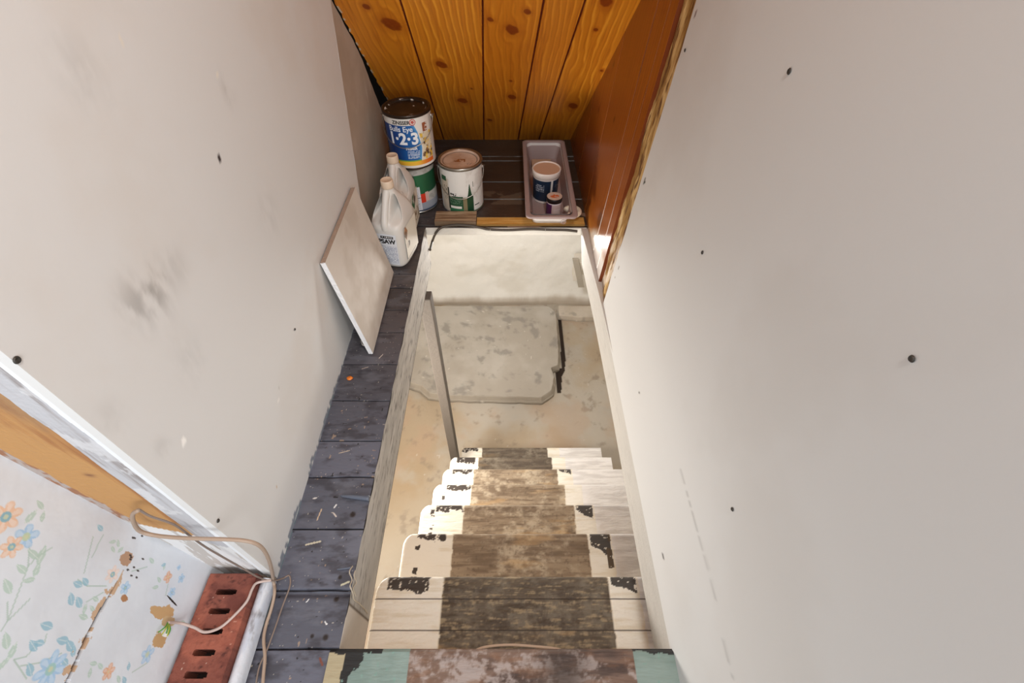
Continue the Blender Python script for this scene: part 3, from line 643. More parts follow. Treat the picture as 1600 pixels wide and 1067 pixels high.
# threshold board at the head of the stairs
X, Yg = mesh_grid(-.325, .318, -.12, .1316, .0018)
n = fbm(X * 40, Yg * 40, 401); g = fbm(X * 12, Yg * 60, 402); g3 = fbm(X * 14, Yg * 14, 403)
cw = mix(base(X, rgb(112, 88, 74)), rgb(64, 46, 38), ss(g, .36, .62)); cw = mix(cw, rgb(172, 162, 158), ss(g3 * .4 + fbm(X * 60, Yg * 90, 405) * .35 + fbm(X * 180, Yg * 200, 406) * .25, .49, .62) * .75)
cw = mix(cw, rgb(120, 84, 60), ss(fbm(X * 30, Yg * 120, 407), .5, .7) * .5)
cw = mix(cw, rgb(46, 34, 28), np.exp(-((X - .10) / .04) ** 2 - ((Yg - .09) / .05) ** 2) * .7)
xa, xb = onz(638, 1040)[0], onz(992, 1040)[0]
ctl = mix(base(X, rgb(118, 138, 131)), rgb(132, 150, 143), ss(g3, .4, .7)); c = np.where(((X > xa) & (X < xb))[..., None], cw, ctl)
c = mix(c, rgb(26, 26, 26), (X < -.270 + .03 * (n - .5) + .01 * np.sin(Yg * 60)) & (X > -.315))
c = mix(c, rgb(170, 158, 128), X < -.296 + .012 * (n - .5)); c = mix(c, rgb(26, 26, 26), ((X < xa - .05) | (X > xb)) & (.1316 - Yg < .006 + .014 * (n - .45)) )
c = mix(c, rgb(120, 150, 140), ((X < xa) | (X > xb)) & (vn(X * 120, Yg * 120, 8) > .93))
mb = MB(); mb.grid(np.stack([X, Yg, .002 + .0012 * g - .006 * (1 - ss(.1316 - Yg, 0, .006))], -1), c); mb.box(-.325, .318, -.12, .1305, -.035, -.0065, 0, rgb(120, 90, 70))
o = mb.build('threshold_board', m_tread); tag(o, 'worn brown board with mint green ends at the head of the stairs', 'board')

# post under the left edge
mb = MB(); mb.box(-.333, -.288, 1.245, 1.295, ZF + .004, -.172, 0, rgb(98, 90, 82)); o = mb.build('post', m_grey, bevel=.004)
mb = None; tag(o, 'grey wooden post standing under the left edge of the stair opening', 'post')

# ================================================================== LEANING BOARD
b0 = onz(584, 552, .004); b1 = onz(617, 425, .004); t0 = onx(508, 410, -.447, .045); t1 = onx(555, 292, -.447, .045)
b0[0] = b1[0] = -.384
def offcut():
    A = np.array([b0, b1, t1, t0]); nrm = np.cross(A[1] - A[0], A[3] - A[0]); nrm /= np.linalg.norm(nrm)
    if nrm[0] < 0: nrm = -nrm
    th = .0125; s_, t_ = np.meshgrid(np.linspace(0, 1, 90), np.linspace(0, 1, 70))
    P = (A[0] * (1 - s_)[..., None] + A[1] * s_[..., None]) * (1 - t_)[..., None] + (A[3] * (1 - s_)[..., None] + A[2] * s_[..., None]) * t_[..., None]
    c = mix(base(s_, rgb(208, 200, 190)), rgb(196, 186, 174), ss(fbm(s_ * 5, t_ * 5, 7), .4, .7)); mb = MB(); mb.grid(P, c, 0)
    Q = P - nrm * th; mb.grid(Q, base(s_, rgb(150, 140, 130)), 0)
    def strip(a, b, cc, sd):
        n = len(a); G = np.stack([a * (1 - k) + b * k for k in (0, .35, .7, 1)], 0); G = G + (vn(np.arange(n)[None] * .8 + 0 * G[..., 0], np.arange(4)[:, None] * 2. + 0 * G[..., 0], sd)[..., None] - .5) * .0022
        G[0] = a; G[-1] = b; mb.grid(G, base(G[..., 0], cc), 1)
    strip(P[:, 0], Q[:, 0], rgb(236, 236, 238), 1); strip(P[-1], Q[-1], rgb(160, 138, 122), 2); strip(P[:, -1], Q[:, -1], rgb(200, 195, 188), 3); strip(P[0], Q[0], rgb(200, 195, 188), 4)
    o = mb.build('drywall_offcut', [m_dry, m_plain]); tag(o, 'rectangular drywall offcut with raw white edge leaning on the left wall', 'drywall offcut')
offcut()

# ================================================================== PAINT CANS
R0 = .0805; H0 = .186
def can(name, label, cx, cy, z0, colfn, lidfn, ring_c, bail=True, bail_drop=.085, facing=-math.pi / 2, texts=(), rim_m=None, sway=0, ears=0):
    t = empty(name, label, 'paint can')
    # body
    mb = MB(); n = 460; g = np.linspace(0, 2 * math.pi, n, endpoint=False); nz = 170; zz = np.linspace(.004, H0 - .010, nz)
    GG, ZZ = np.meshgrid(g, zz); a = (GG - facing + math.pi) % (2 * math.pi) - math.pi       # signed angle from facing
    s_ = a * R0; fz = 1 - ZZ / H0
    P = np.stack([cx + R0 * np.cos(GG), cy + R0 * np.sin(GG), z0 + ZZ], -1); mb.grid(P, colfn(s_, fz, a), 0, closed_u=True)
    bottom = [(0.0, .003), (R0 - .004, .003), (R0 - .004, 0), (R0 + .0015, 0), (R0 + .0015, .004), (R0, .005)]
    mb.lathe(bottom, cx, cy, z0, 64, 1, rgb(*ring_c), close=False)
    for (txt, sc, zc, size, wt, colr) in texts:
        v, f = text_polys(txt, size, wt)
        aa = facing + (sc + v[:, 0]) / R0; rr = R0 + .0007
        mb.add(np.stack([cx + rr * np.cos(aa), cy + rr * np.sin(aa), z0 + H0 * (1 - zc) + v[:, 1]], -1), f, 0, rgb(*colr))
    mb.build('body', [m_lab, rim_m or m_steel], t, smooth=True)
    mb = MB(); mb.lathe([(R0, H0 - .011), (R0 + .0025, H0 - .010), (R0 + .0032, H0 - .004), (R0 + .0025, H0), (R0 - .001, H0 + .0005), (R0 - .006, H0), (R0 - .008, H0 - .004)], cx, cy, z0, 96, 0, close=False)
    mb.build('rim', rim_m or m_steel, t, smooth=True)
    mb = MB(); n = 96; rr = np.array(list(np.linspace(0.0005, R0 - .020, 40)) + [R0 - .017, R0 - .014, R0 - .0125, R0 - .011, R0 - .0095, R0 - .0085, R0 - .0075]); g = np.linspace(0, 2 * math.pi, n, endpoint=False)
    GG, RR = np.meshgrid(g, rr); zl = H0 - .007 + 0 * RR; zl[RR > R0 - .018] = H0 - .007; zl[RR > R0 - .015] = H0 - .0045; zl[RR > R0 - .0128] = H0 - .0015; zl[RR > R0 - .010] = H0 - .001; zl[RR > R0 - .009] = H0 - .0015; zl[-1] = H0 - .004
    X, Y = RR * np.cos(GG), RR * np.sin(GG); mb.grid(np.stack([cx + X, cy + Y, z0 + zl], -1), lidfn(X, Y, RR), 0, closed_u=True, flip=False)
    mb.build('lid', mat('can_lid_' + name + str(int(cx * -1000)), None, .28 if ring_c[0] < 60 else .42, spec=.6), t, smooth=True)
    if bail:
        rb = R0 + .006; ze = z0 + H0 - .030; pts = []
        for k in range(0, 25):
            ph = math.pi * k / 24; pts.append((cx - rb * math.cos(ph), cy - rb * math.sin(ph) * 1.04, ze - bail_drop * math.sin(ph) ** .8 - sway * math.cos(ph)))
        mb = MB(); mb.tube([(pts[0][0] - .004, cy, ze + .006)] + pts + [(pts[-1][0] + .004, cy, ze + .006)], .0014, smooth=1)
        mb.build('handle', m_wire, t)
        for sg in (-1, 1):
            mb = MB(); G = [];
            mb.lathe([(.0, -.004), (.008, -.004), (.009, 0), (.005, .003), (0.0001, .003)], 0, 0, 0, 16)
            V = mb.v[0]; mb.v[0] = np.stack([cx + sg * (R0 + .003 + V[:, 2]), cy + V[:, 0], ze + V[:, 1]], -1); mb.build('ear', m_steel, t, smooth=True)
    return t

def z_lab(s, f, a):     # blue primer label
    c = base(s, rgb(232, 228, 222)); bnd = np.interp(f, [.17, .30, .60, .84], [.022, .032, .042, .034]) + .0
    blue = mix(base(s, rgb(22, 96, 168)), rgb(16, 60, 128), ss(-s, -.01, .06)); blue = mix(blue, rgb(96, 170, 224), ss(s - bnd, -.016, 0) * .8)
    top = .155 + np.clip(.6 * (s - 0.0), -.03, .03) * 1.0 * 0 + .02
    c = np.where(((s < bnd) & (f > top) & (f < .845) & (s > -.12))[..., None], blue, c)
    pic = (s > bnd + .004) & (s < .088) & (f > .34) & (f < .84); n = fbm(s * 90, f * 14, 3); n2 = fbm(s * 60 + 9, f * 9, 4)
    cp = mix(base(s, rgb(226, 214, 186)), rgb(130, 96, 66), ss(n, .55, .62)); cp = mix(cp, rgb(232, 190, 70), ss(n2, .58, .64)); cp = mix(cp, rgb(60, 46, 40), ss(n, .70, .74))
    c = np.where(pic[..., None], cp, c); c = np.where(((s > .052) & (s < .072) & (f > .17) & (f < .33) & (fbm(s * 80, f * 10, 5) > .45))[..., None], rgb(150, 84, 52), c)
    c = np.where(((f > .845) & (f < .925) & (s < .10) & (s > -.12))[..., None], mix(base(s, rgb(240, 190, 60)), rgb(226, 112, 38), ss(s, .01, .07)), c)
    c = np.where(((f > .82) & (f < .845) & (s < bnd))[..., None], rgb(120, 170, 70), c)
    ln = (f > .64) & (f < .80) & (s > -.012) & (s < bnd - .008) & ((f * 40) % 1 < .42) & (vn(s * 500, np.floor(f * 40), 3) > .25); c = np.where(ln[..., None], rgb(220, 232, 244), c)
    r = np.hypot(s - .0195, (f - .125) * H0) ; c = np.where(((r < .0105) & (((r / .0105) % .5) > .25) | (r < .0025))[..., None], rgb(196, 70, 58), c)
    c = np.where(((s > .088) | (s < -.12))[..., None], rgb(206, 204, 200), c); return c
def dark_lid(X, Y, R):
    c = mix(base(X, rgb(32, 25, 22)), rgb(18, 15, 15), ss(fbm(X * 40, Y * 40, 8), .4, .6)); c = mix(c, rgb(96, 76, 56), np.exp(-((X - .0) / .03) ** 2 - ((Y + .04) / .02) ** 2) * .5)
    return mix(c, rgb(225, 222, 216), ((R > R0 - .016) & (vn(np.arctan2(Y, X) * 5, R * 300, 6) > .80)) | (np.hypot(X - .022, Y - .02) < .003))
def warm_bounce_lid(X, Y, R):  # smudged lid, orange bounce from the pine put into its base colour
    c = mix(base(X, rgb(206, 178, 156)), rgb(190, 158, 134), ss(fbm(X * 30, Y * 30, 9), .4, .65)); c = mix(c, rgb(150, 90, 44), (np.abs(X + .002) < .022) & (np.abs(Y + .002) < .011) & (fbm(X * 160, Y * 120, 3) > .46))
    c = mix(c, rgb(110, 96, 100), (np.hypot(X - .038, Y + .022) < .012) & (fbm(X * 260, Y * 200, 4) > .58)); c = mix(c, rgb(232, 222, 212), ss(X + Y, .03, .09) * .4); return mix(c, rgb(120, 104, 96), (np.abs(R - (R0 - .0165)) < .0012))
def w_lab(s, f, a):     # white can with dripped paint
    c = base(s, rgb(234, 232, 228)); c = mix(c, rgb(214, 210, 204), ss(fbm(s * 50, f * 5, 21), .55, .7) * .6)
    drip = .52 + .16 * (vn(s * 120, s * 0, 22) - .5) + .10 * (vn(s * 40, s * 0, 23) - .5); below = f > drip
    gr = rgb(34, 82, 54)
    c = np.where((below & (s > -.052) & (s < .004) & (f > .60))[..., None], gr * (1 + .25 * (fbm(s * 70, f * 3, 1)[..., None] - .5)), c)
    tl = below & (s > -.05) & (s < .0) & (f > .62) & (f < .78) & ((f * 46) % 1 < .35) & (vn(s * 420, np.floor(f * 46), 8) > .45); c = np.where(tl[..., None], rgb(150, 176, 156), c)
    c = np.where(((s > .004) & (s < .020) & (f > .62))[..., None], rgb(140, 128, 96), c); pk = .62 - .28 * np.exp(-((s - .032) / .006) ** 2)
    c = np.where(((s > .020) & (s < .046) & (f > pk))[..., None], rgb(28, 70, 44), c)
    c = np.where(((s > -.048) & (s < -.002) & (f > .815) & (f < .87))[..., None], rgb(236, 234, 226), c)
    c = np.where(((f > .955))[..., None], rgb(70, 120, 92), c); c = np.where(((f > .88) & (f < .955) & (s < .004) & (s > -.06))[..., None], rgb(58, 120, 84), c)
    c = np.where(((s < -.052) & (s > -.09) & (f > .25))[..., None], rgb(206, 194, 176), c); c = np.where(((s < -.058) & (s > -.085) & (f > .2) & (f < .30))[..., None], rgb(52, 92, 66), c)
    c = np.where(((np.abs(s + .052) < .003) & (f > .42) & (f < .9))[..., None], rgb(40, 46, 40), c)
    c = np.where(((s > -.075) & (s < -.060) & (f > .4) & (f < .7) & (fbm(s * 300, f * 40, 2) > .58))[..., None], rgb(60, 50, 46), c)
    c = np.where(((s > -.045) & (s < -.016) & (f > .53) & (f < .595) & (vn(s * 260, f * 40, 6) > .45))[..., None], rgb(44, 40, 40), c)
    c = np.where(((s > .05) & (s < .075) & (np.abs(f - .84) < .012))[..., None], rgb(40, 60, 50), c)
    c = np.where(((np.abs(s - .047) < .0012) & (f > .30) & (f < .42))[..., None], rgb(70, 90, 78), c)
    return c
def g_lab(s, f, a):
    c = base(s, rgb(188, 186, 182)); c = mix(c, rgb(150, 146, 142), (fbm(s * 60, f * 20, 31) > .56) * .5)
    c = np.where(((f > .17) & (f < .58) & (s > -.1))[..., None], mix(base(s, rgb(34, 104, 66)), rgb(22, 76, 48), ss(s, .02, .09)), c)
    c = np.where(((f > .17) & (f < .5) & (s < .016))[..., None], mix(base(s, rgb(60, 76, 66)), rgb(150, 160, 150), fbm(s * 80, f * 20, 32) > .5), c)
    c = np.where(((f > .58) & (f < .78) & (s > .030) & (s < .050))[..., None], rgb(214, 58, 34), c); c = np.where(((f > .56) & (f < .76) & (s > .050) & (s < .064))[..., None], rgb(214, 178, 172), c)
    c = np.where(((f > .78) & (f < .93))[..., None], rgb(156, 160, 172), c); c = np.where((f > .93)[..., None], rgb(66, 78, 98), c)
    st_ = (s > -.006) & (s < .031) & (f > .42) & (f < .94); c = np.where(st_[..., None], rgb(224, 224, 230), c)
    c = np.where((st_ & (np.abs(f - .66) < .006))[..., None], rgb(60, 56, 60), c); c = np.where((st_ & ((f * 48) % 1 < .4) & (s > -.002) & (s < .026) & (vn(s * 500, np.floor(f * 48), 5) > .4) & (f > .46) & (f < .9))[..., None], rgb(150, 154, 170), c)
    return c
m_grime = mat('grimy_rim', (58, 46, 38), .3, metal=.5)
can('paint_can', 'metal can with green band and red square, lower can under the blue primer', -.360, 1.634, 0.0, g_lab, warm_bounce_lid, (150, 155, 165), bail=False)
can('paint_can', 'blue and white primer can with dark lid, on top of the other can', -.345, 1.622, H0 + .001, z_lab, dark_lid, (190, 190, 188), rim_m=m_grime, bail_drop=.075, facing=-math.pi / 2 + .12,
    texts=[('ZINSSER', -.020, .128, .0165, .0005, (30, 28, 30)), ('Bulls Eye', -.026, .245, .024, .0004, (236, 242, 250)), ('1·2·3', -.021, .425, .054, .0020, (240, 244, 250)), ('PRIMER', .004, .60, .012, .0005, (240, 244, 250))])
can('paint_can', 'white dripped paint can with green label and bounce-tinted lid beside the stacked cans', -.177, 1.627, 0.0, w_lab, warm_bounce_lid, (120, 160, 140), bail_drop=.085, facing=-math.pi / 2 + .05)

# ================================================================== JUGS
m_hdpe = mat('milky_plastic', (218, 214, 208), .38, spec=.5); m_hdpe.node_tree.nodes['Principled BSDF'].inputs['Subsurface Weight'].default_value = 0.03
m_hdpe.node_tree.nodes['Principled BSDF'].inputs['Subsurface Radius'].default_value = (.02, .015, .01)
def jug(label, cx, cy, rot, fr, sd):
    t = empty('plastic_jug', label, 'jug', 'white gallon jugs by the left wall')
    ca, sa = math.cos(rot), math.sin(rot)
    def T(v): v = np.asarray(v, float).reshape(-1, 3); return np.stack([cx + v[:, 0] * ca - v[:, 1] * sa + .045 * v[:, 2], cy + v[:, 0] * sa + v[:, 1] * ca, v[:, 2] * 1.05], -1)
    secs = [(.001, -.070, .070, .044), (.006, -.079, .079, .053), (.014, -.081, .081, .055), (.08, -.081, .081, .055), (.125, -.081, .081, .055), (.145, -.079, .080, .0545), (.160, -.073, .078, .053),
            (.172, -.060, .074, .050), (.185, -.046, .068, .046), (.200, -.036, .058, .040), (.215, -.028, .045, .033), (.228, -.022, .032, .026), (.240, -.0185, .0205, .0195), (.252, -.0175, .0175, .0175)]
    sc_ = np.array([(.001, -.066, .066, .040), (.006, -.074, .074, .053), (.014, -.076, .076, .056), (.08, -.076, .076, .056), (.125, -.076, .076, .056), (.143, -.074, .076, .0555), (.158, -.067, .074, .054),
            (.172, -.058, .069, .050), (.190, -.045, .060, .043), (.210, -.032, .046, .032), (.226, -.023, .031, .025), (.240, -.0185, .0205, .0195), (.252, -.0175, .0175, .0175)])
    zs_ = np.concatenate([np.linspace(.001, .02, 8), np.linspace(.03, .13, 8), np.linspace(.136, .252, 44)]); n = 128; rows = []
    for z in zs_:
        y0, y1, hw = [np.interp(z, sc_[:, 0], sc_[:, i]) for i in (1, 2, 3)]
        g = np.linspace(0, 2 * math.pi, n, endpoint=False); ex = 2.0 / np.interp(z, [.15, .20, .235], [4.2, 3.0, 2.0]); cc, s2 = np.cos(g), np.sin(g)
        x = hw * np.sign(cc) * np.abs(cc) ** ex; y = (y0 + y1) / 2 + (y1 - y0) / 2 * np.sign(s2) * np.abs(s2) ** ex
        # finger hollows either side of the grip, in the front slope
        tx = np.abs(x) / .055; dish = np.clip(ss(tx, .22, .42) * (1 - ss(tx, .80 * hw / .055, .98 * hw / .055)), 0, 1) * ss(z, .150, .172) * (1 - ss(z, .205, .236)) * (y < (y0 + y1) / 2 - .004)
        y = y + dish * .058 * ss(z, .145, .19) + dish * .014; rows.append(np.stack([x, y, z + 0 * x], -1))
    P = np.array(rows); mb = MB(); L = len(rows); mb.grid(T(P).reshape(L, n, 3), None, 0, closed_u=True); mb.add(T(P[0]), [tuple(range(n))[::-1]]); mb.add(T(P[-1]), [tuple(range(n))])
    mb.build('body', m_hdpe, t, smooth=True)
    mb = MB(); pts = T([(0, -.064, .140), (0, -.064, .156), (0, -.055, .178), (0, -.040, .203), (0, -.024, .226), (0, -.010, .238)]); mb.tube(pts, [.013, .0125, .0115, .011, .0115, .013], n=14)
    mb.build('handle', m_hdpe, t, smooth=True)
    mb = MB(); c0 = T([(0, 0, 0)])[0]; mb.lathe([(.0170, .246), (.0190, .247), (.0196, .251), (.0192, .268), (.0178, .2715), (.0160, .2715), (.0150, .2705), (.0005, .2705)], c0[0] + .012, c0[1], .0125, 40, close=False)
    mb.build('cap', mat('cap_plastic', (222, 200, 176), .4), t, smooth=True)
    # labels
    mb = MB(); X, Z = mesh_grid(-.036, .036, .015, .130, .0010)
    if fr:
        c = base(X, rgb(228, 230, 236)); ln = (Z < .088) & (Z > .022) & ((Z * 190) % 1 < .5) & (np.abs(X) < .034) & (vn(X * 500, np.floor(Z * 190), 3) > .3); c = np.where(ln[..., None], rgb(160, 166, 186), c)
        bx_ = (np.abs(X - .005) < .022) & (np.abs(Z - .1195) < .0045); c = np.where(bx_[..., None], rgb(30, 28, 30), c)
        c = np.where((bx_ & (np.abs(Z - .1195) < .0022) & (vn(X * 420, X * 0, 4) > .4) & (np.abs(X - .005) < .018))[..., None], rgb(225, 225, 225), c)
    else: c = base(X, rgb(222, 216, 204))
    mb.grid(T(np.stack([X, 0 * X - .0766, Z], -1)).reshape(X.shape + (3,)), c, 0)
    if fr:
        v, f = text_polys('PSAW', .0215, .0010); mb.add(T(np.stack([v[:, 0] + .003, 0 * v[:, 0] - .0771, v[:, 1] + .103], -1)), f, 0, rgb(24, 22, 24))
    mb.build('front_label', m_lab, t)
    mb = MB(); Y, Z = mesh_grid(-.052, .052, .02, .138, .0010); n_ = fbm(Y * 60, Z * 60, 40 + sd); c = base(Y, rgb(232, 226, 212))
    if fr:
        dia = (np.abs(Y + .040) / .016 + np.abs(Z - .118) / .026) < 1; c = np.where(dia[..., None], mix(base(Y, rgb(120, 86, 56)), rgb(170, 110, 60), n_ > .5), c)
        c = np.where((((np.abs(Y + .052) < .0016) & (Z < .085) & (Z > .025)) | ((np.abs(Z - .0255) < .0012) & (Y < .03)))[..., None], rgb(50, 44, 40), c)
        c = np.where((np.hypot((Y + .030) / 1.2, Z - .070) < .012)[..., None], mix(base(Y, rgb(200, 190, 176)), rgb(110, 96, 84), n_ > .48), c)
    else:
        di = (np.abs(Y + .012) / .030 + np.abs(Z - .118) / .034) < 1; c = np.where(di[..., None], rgb(28, 96, 40), c); c = np.where((((np.abs(Y - .004) / .020 + np.abs(Z - .118) / .026) < 1))[..., None], mix(base(Y, rgb(190, 180, 160)), rgb(70, 60, 44), n_ > .5), c)
        c = np.where(((Z < .078) & (Z > .03) & (np.abs(Y) < .045))[..., None], mix(base(Y, rgb(222, 214, 198)), rgb(140, 118, 92), n_ > .52), c)
    mb.grid(T(np.stack([0 * Y + .0566, Y, Z], -1)).reshape(Y.shape + (3,)), c, 0)
    if not fr:
        v, f = text_polys('V', .024, .001); mb.add(T(np.stack([0 * v[:, 0] + .0572, v[:, 0] - .020, v[:, 1] + .118], -1)), f, 0, rgb(235, 240, 235))
    mb.build('side_label', m_lab, t)
jug('white plastic jug with black lettered label, the nearer of the two jugs', -.384, 1.297, -.20, True, 1)
jug('white plastic jug with green side mark, behind the lettered jug', -.394, 1.456, -.05, False, 2)

# ================================================================== TRAY AND WHAT IS IN IT
tray = empty('wallpaper_tray', 'long narrow mauve grey plastic tray in the back right corner', 'tray')
m_tray = mat('mauve_plastic', (170, 150, 148), .4)
m_trayw = mat('white_tray_plastic', (232, 228, 226), .4)
def rrect(x0, x1, y0, y1, r, n=6):
    pts = []
    for (cx, cy, a0) in ((x1 - r, y1 - r, 0), (x0 + r, y1 - r, 90), (x0 + r, y0 + r, 180), (x1 - r, y0 + r, 270)):
        for k in range(n + 1):
            a = math.radians(a0 + 90 * k / n); pts.append((cx + r * math.cos(a), cy + r * math.sin(a)))
    return pts
def loft(mb, rings, m=0, c=None, close_last=True):
    n = len(rings[0]); P = np.array(rings); mb.grid(P, None if c is None else base(P[..., 0], c), m, closed_u=True)
    if close_last: mb.add(P[-1], [tuple(range(n))], m, c)
TX0, TX1, TY0, TY1, TH = .066, .252, 1.405, 2.010, .080
def ring(d, z, r=.02, db=0): return [(x, y, z) for x, y in rrect(TX0 + d, TX1 - d, TY0 + d + db, TY1 - d, r)]
mb = MB(); loft(mb, [ring(.030, .004, .018, .045), ring(.002 + .016, TH - .006, .02, .012)], close_last=False); mb.add(ring(.030, .004, .018, .045), [tuple(range(28))[::-1]])
mb.build('shell', m_trayw, tray, smooth=False)
mb = MB(); loft(mb, [ring(.016, TH - .012), ring(0, TH - .008), ring(-.001, TH - .002), ring(.002, TH), ring(.012, TH), ring(.0165, TH - .003)], close_last=False); mb.build('rim', m_tray, tray, smooth=True)
mb = MB(); loft(mb, [ring(.0165, TH - .003), ring(.033, .010, .016, .045), ring(.040, .008, .016, .045)]); mb.build('basin', m_tray, tray)
mb = MB(); g = np.linspace(0, 2 * math.pi, 40); px, pz_ = .205, .040
yf_ = TY0 + .030
for r in (.009, .004):
    mb.tube([(px + r * math.cos(a), yf_ + .001 - .0 + (TH - .04) * 0, pz_ + r * math.sin(a)) for a in g], .0009, smooth=0)
mb.build('moulded_ring', m_tray, tray)
# cup hook-like white curl beside the tray
mb = MB(); cc = onz(894, 330, .045); g = np.linspace(math.radians(150), math.radians(-130), 18)
mb.tube([(cc[0] + .026 * math.cos(a), cc[1] + .026 * math.sin(a), .045) for a in g], .0100, n=12, smooth=1)
o = mb.build('white_curl', mat('white_curl_plastic', (236, 228, 208), .4), smooth=True); tag(o, 'small curled white piece hugging the front right corner of the long tray', 'plastic curl')
# scraper block at the back of the tray
mb = MB(); a_ = onz(835, 236, .03); mb.box(.105, .190, 1.865, 1.925, .010, .034); o = mb.build('sanding_sponge', mat('sponge', (208, 178, 150), .9, bump=.8, bscale=200), bevel=.003)
tag(o, 'small tan sponge block lying at the back of the long tray', 'sponge')
# tub
tub = empty('compound_tub', 'white lidded tub with dark navy label standing in the long tray', 'tub')
tx, ty, tz = .150, 1.655, .0095; TR = .0545; THh = .125
mb = MB(); n = 120; g = np.linspace(0, 2 * math.pi, n, endpoint=False); zz = np.linspace(0, THh - .012, 50); GG, ZZ = np.meshgrid(g, zz); RR = TR * (.86 + .11 * ZZ / THh)
a = (GG + math.pi / 2 + math.pi) % (2 * math.pi) - math.pi; f = 1 - ZZ / THh
c = base(a, rgb(228, 220, 214)); lab = (f > .24) & (f < .93); c = np.where(lab[..., None], mix(base(a, rgb(26, 34, 48)), rgb(14, 44, 74), fbm(a * 3, f * 5, 2)), c)
c = np.where((lab & (np.abs(a - .42) < .055))[..., None], rgb(214, 210, 206), c)
c = np.where((lab & (a > -.9) & (a < -.2) & (f > .38) & (f < .62) & ((f * 34) % 1 < .4) & (vn(a * 30, np.floor(f * 34), 2) > .4))[..., None], rgb(196, 204, 214), c)
c = np.where((lab & (a > .5) & (a < 1.4) & (f > .4) & (vn(a * 25, f * 30, 5) > .72))[..., None], rgb(140, 136, 132), c)
mb.grid(np.stack([tx + RR * np.cos(GG), ty + RR * np.sin(GG), tz + ZZ], -1), c, 0, closed_u=True); mb.build('body', m_lab, tub, smooth=True)
mb = MB(); mb.lathe([(TR * .96, THh - .024), (TR * 1.0, THh - .023), (TR * 1.02, THh - .004), (TR * 1.0, THh), (TR * .95, THh), (TR * .93, THh - .004)], tx, ty, tz, 72, close=False)
mb.build('lid_rim', mat('white_lid', (236, 226, 218), .35), tub, smooth=True)
mb = MB(); mb.lathe([(TR * .93, THh - .004), (.0005, THh - .0042)], tx, ty, tz, 72, close=False); mb.build('lid', mat('bounce_lid_disc', (206, 170, 144), .5), tub)  # white lid, its top tinted with bounced light in the colour
# jar
jar = empty('small_jar', 'small jar with black lid band and purple label at the front of the long tray', 'jar')
jx, jy, jz = .176, 1.535, .0095; JR = .029
mb = MB(); g = np.linspace(0, 2 * math.pi, 80, endpoint=False); zz = np.linspace(0, .062, 30); GG, ZZ = np.meshgrid(g, zz); a = (GG + math.pi / 2 + math.pi) % (2 * math.pi) - math.pi; f = 1 - ZZ / .062
c = base(a, rgb(224, 214, 220)); c = np.where(((a < -.35) & (a > -1.8) & (f > .12))[..., None], rgb(78, 34, 84), c); c = np.where(((a > -.35) & (f > .12))[..., None], rgb(206, 186, 184), c)
c = np.where(((a > -.1) & (a < .9) & (f > .25) & (f < .85) & ((f * 14) % 1 < .3))[..., None], rgb(232, 222, 220), c)
RR = JR * (1 - .10 * ss(1 - f, .85, 1.0)); mb.grid(np.stack([jx + RR * np.cos(GG), jy + RR * np.sin(GG), jz + ZZ], -1), c, 0, closed_u=True); mb.build('body', m_lab, jar, smooth=True)
mb = MB(); mb.lathe([(JR * .98, .058), (JR * 1.03, .059), (JR * 1.03, .074), (JR * .98, .076)], jx, jy, jz, 64, close=False); mb.build('lid_band', mat('black_lid', (24, 18, 20), .4), jar, smooth=True)
mb = MB(); g = np.linspace(0, 2 * math.pi, 64, endpoint=False); GG, RR = np.meshgrid(g, np.linspace(.0003, JR * .98, 26)); X, Y = RR * np.cos(GG), RR * np.sin(GG)
c = mix(base(X, rgb(206, 186, 172)), rgb(206, 100, 44), (np.hypot(X / 1.4, Y) < .012) & (fbm(X * 180, Y * 180, 3) > .4)); mb.grid(np.stack([jx + X, jy + Y, jz + .076 + 0 * X], -1), c, 0, closed_u=True); mb.build('lid_top', m_lab, jar)

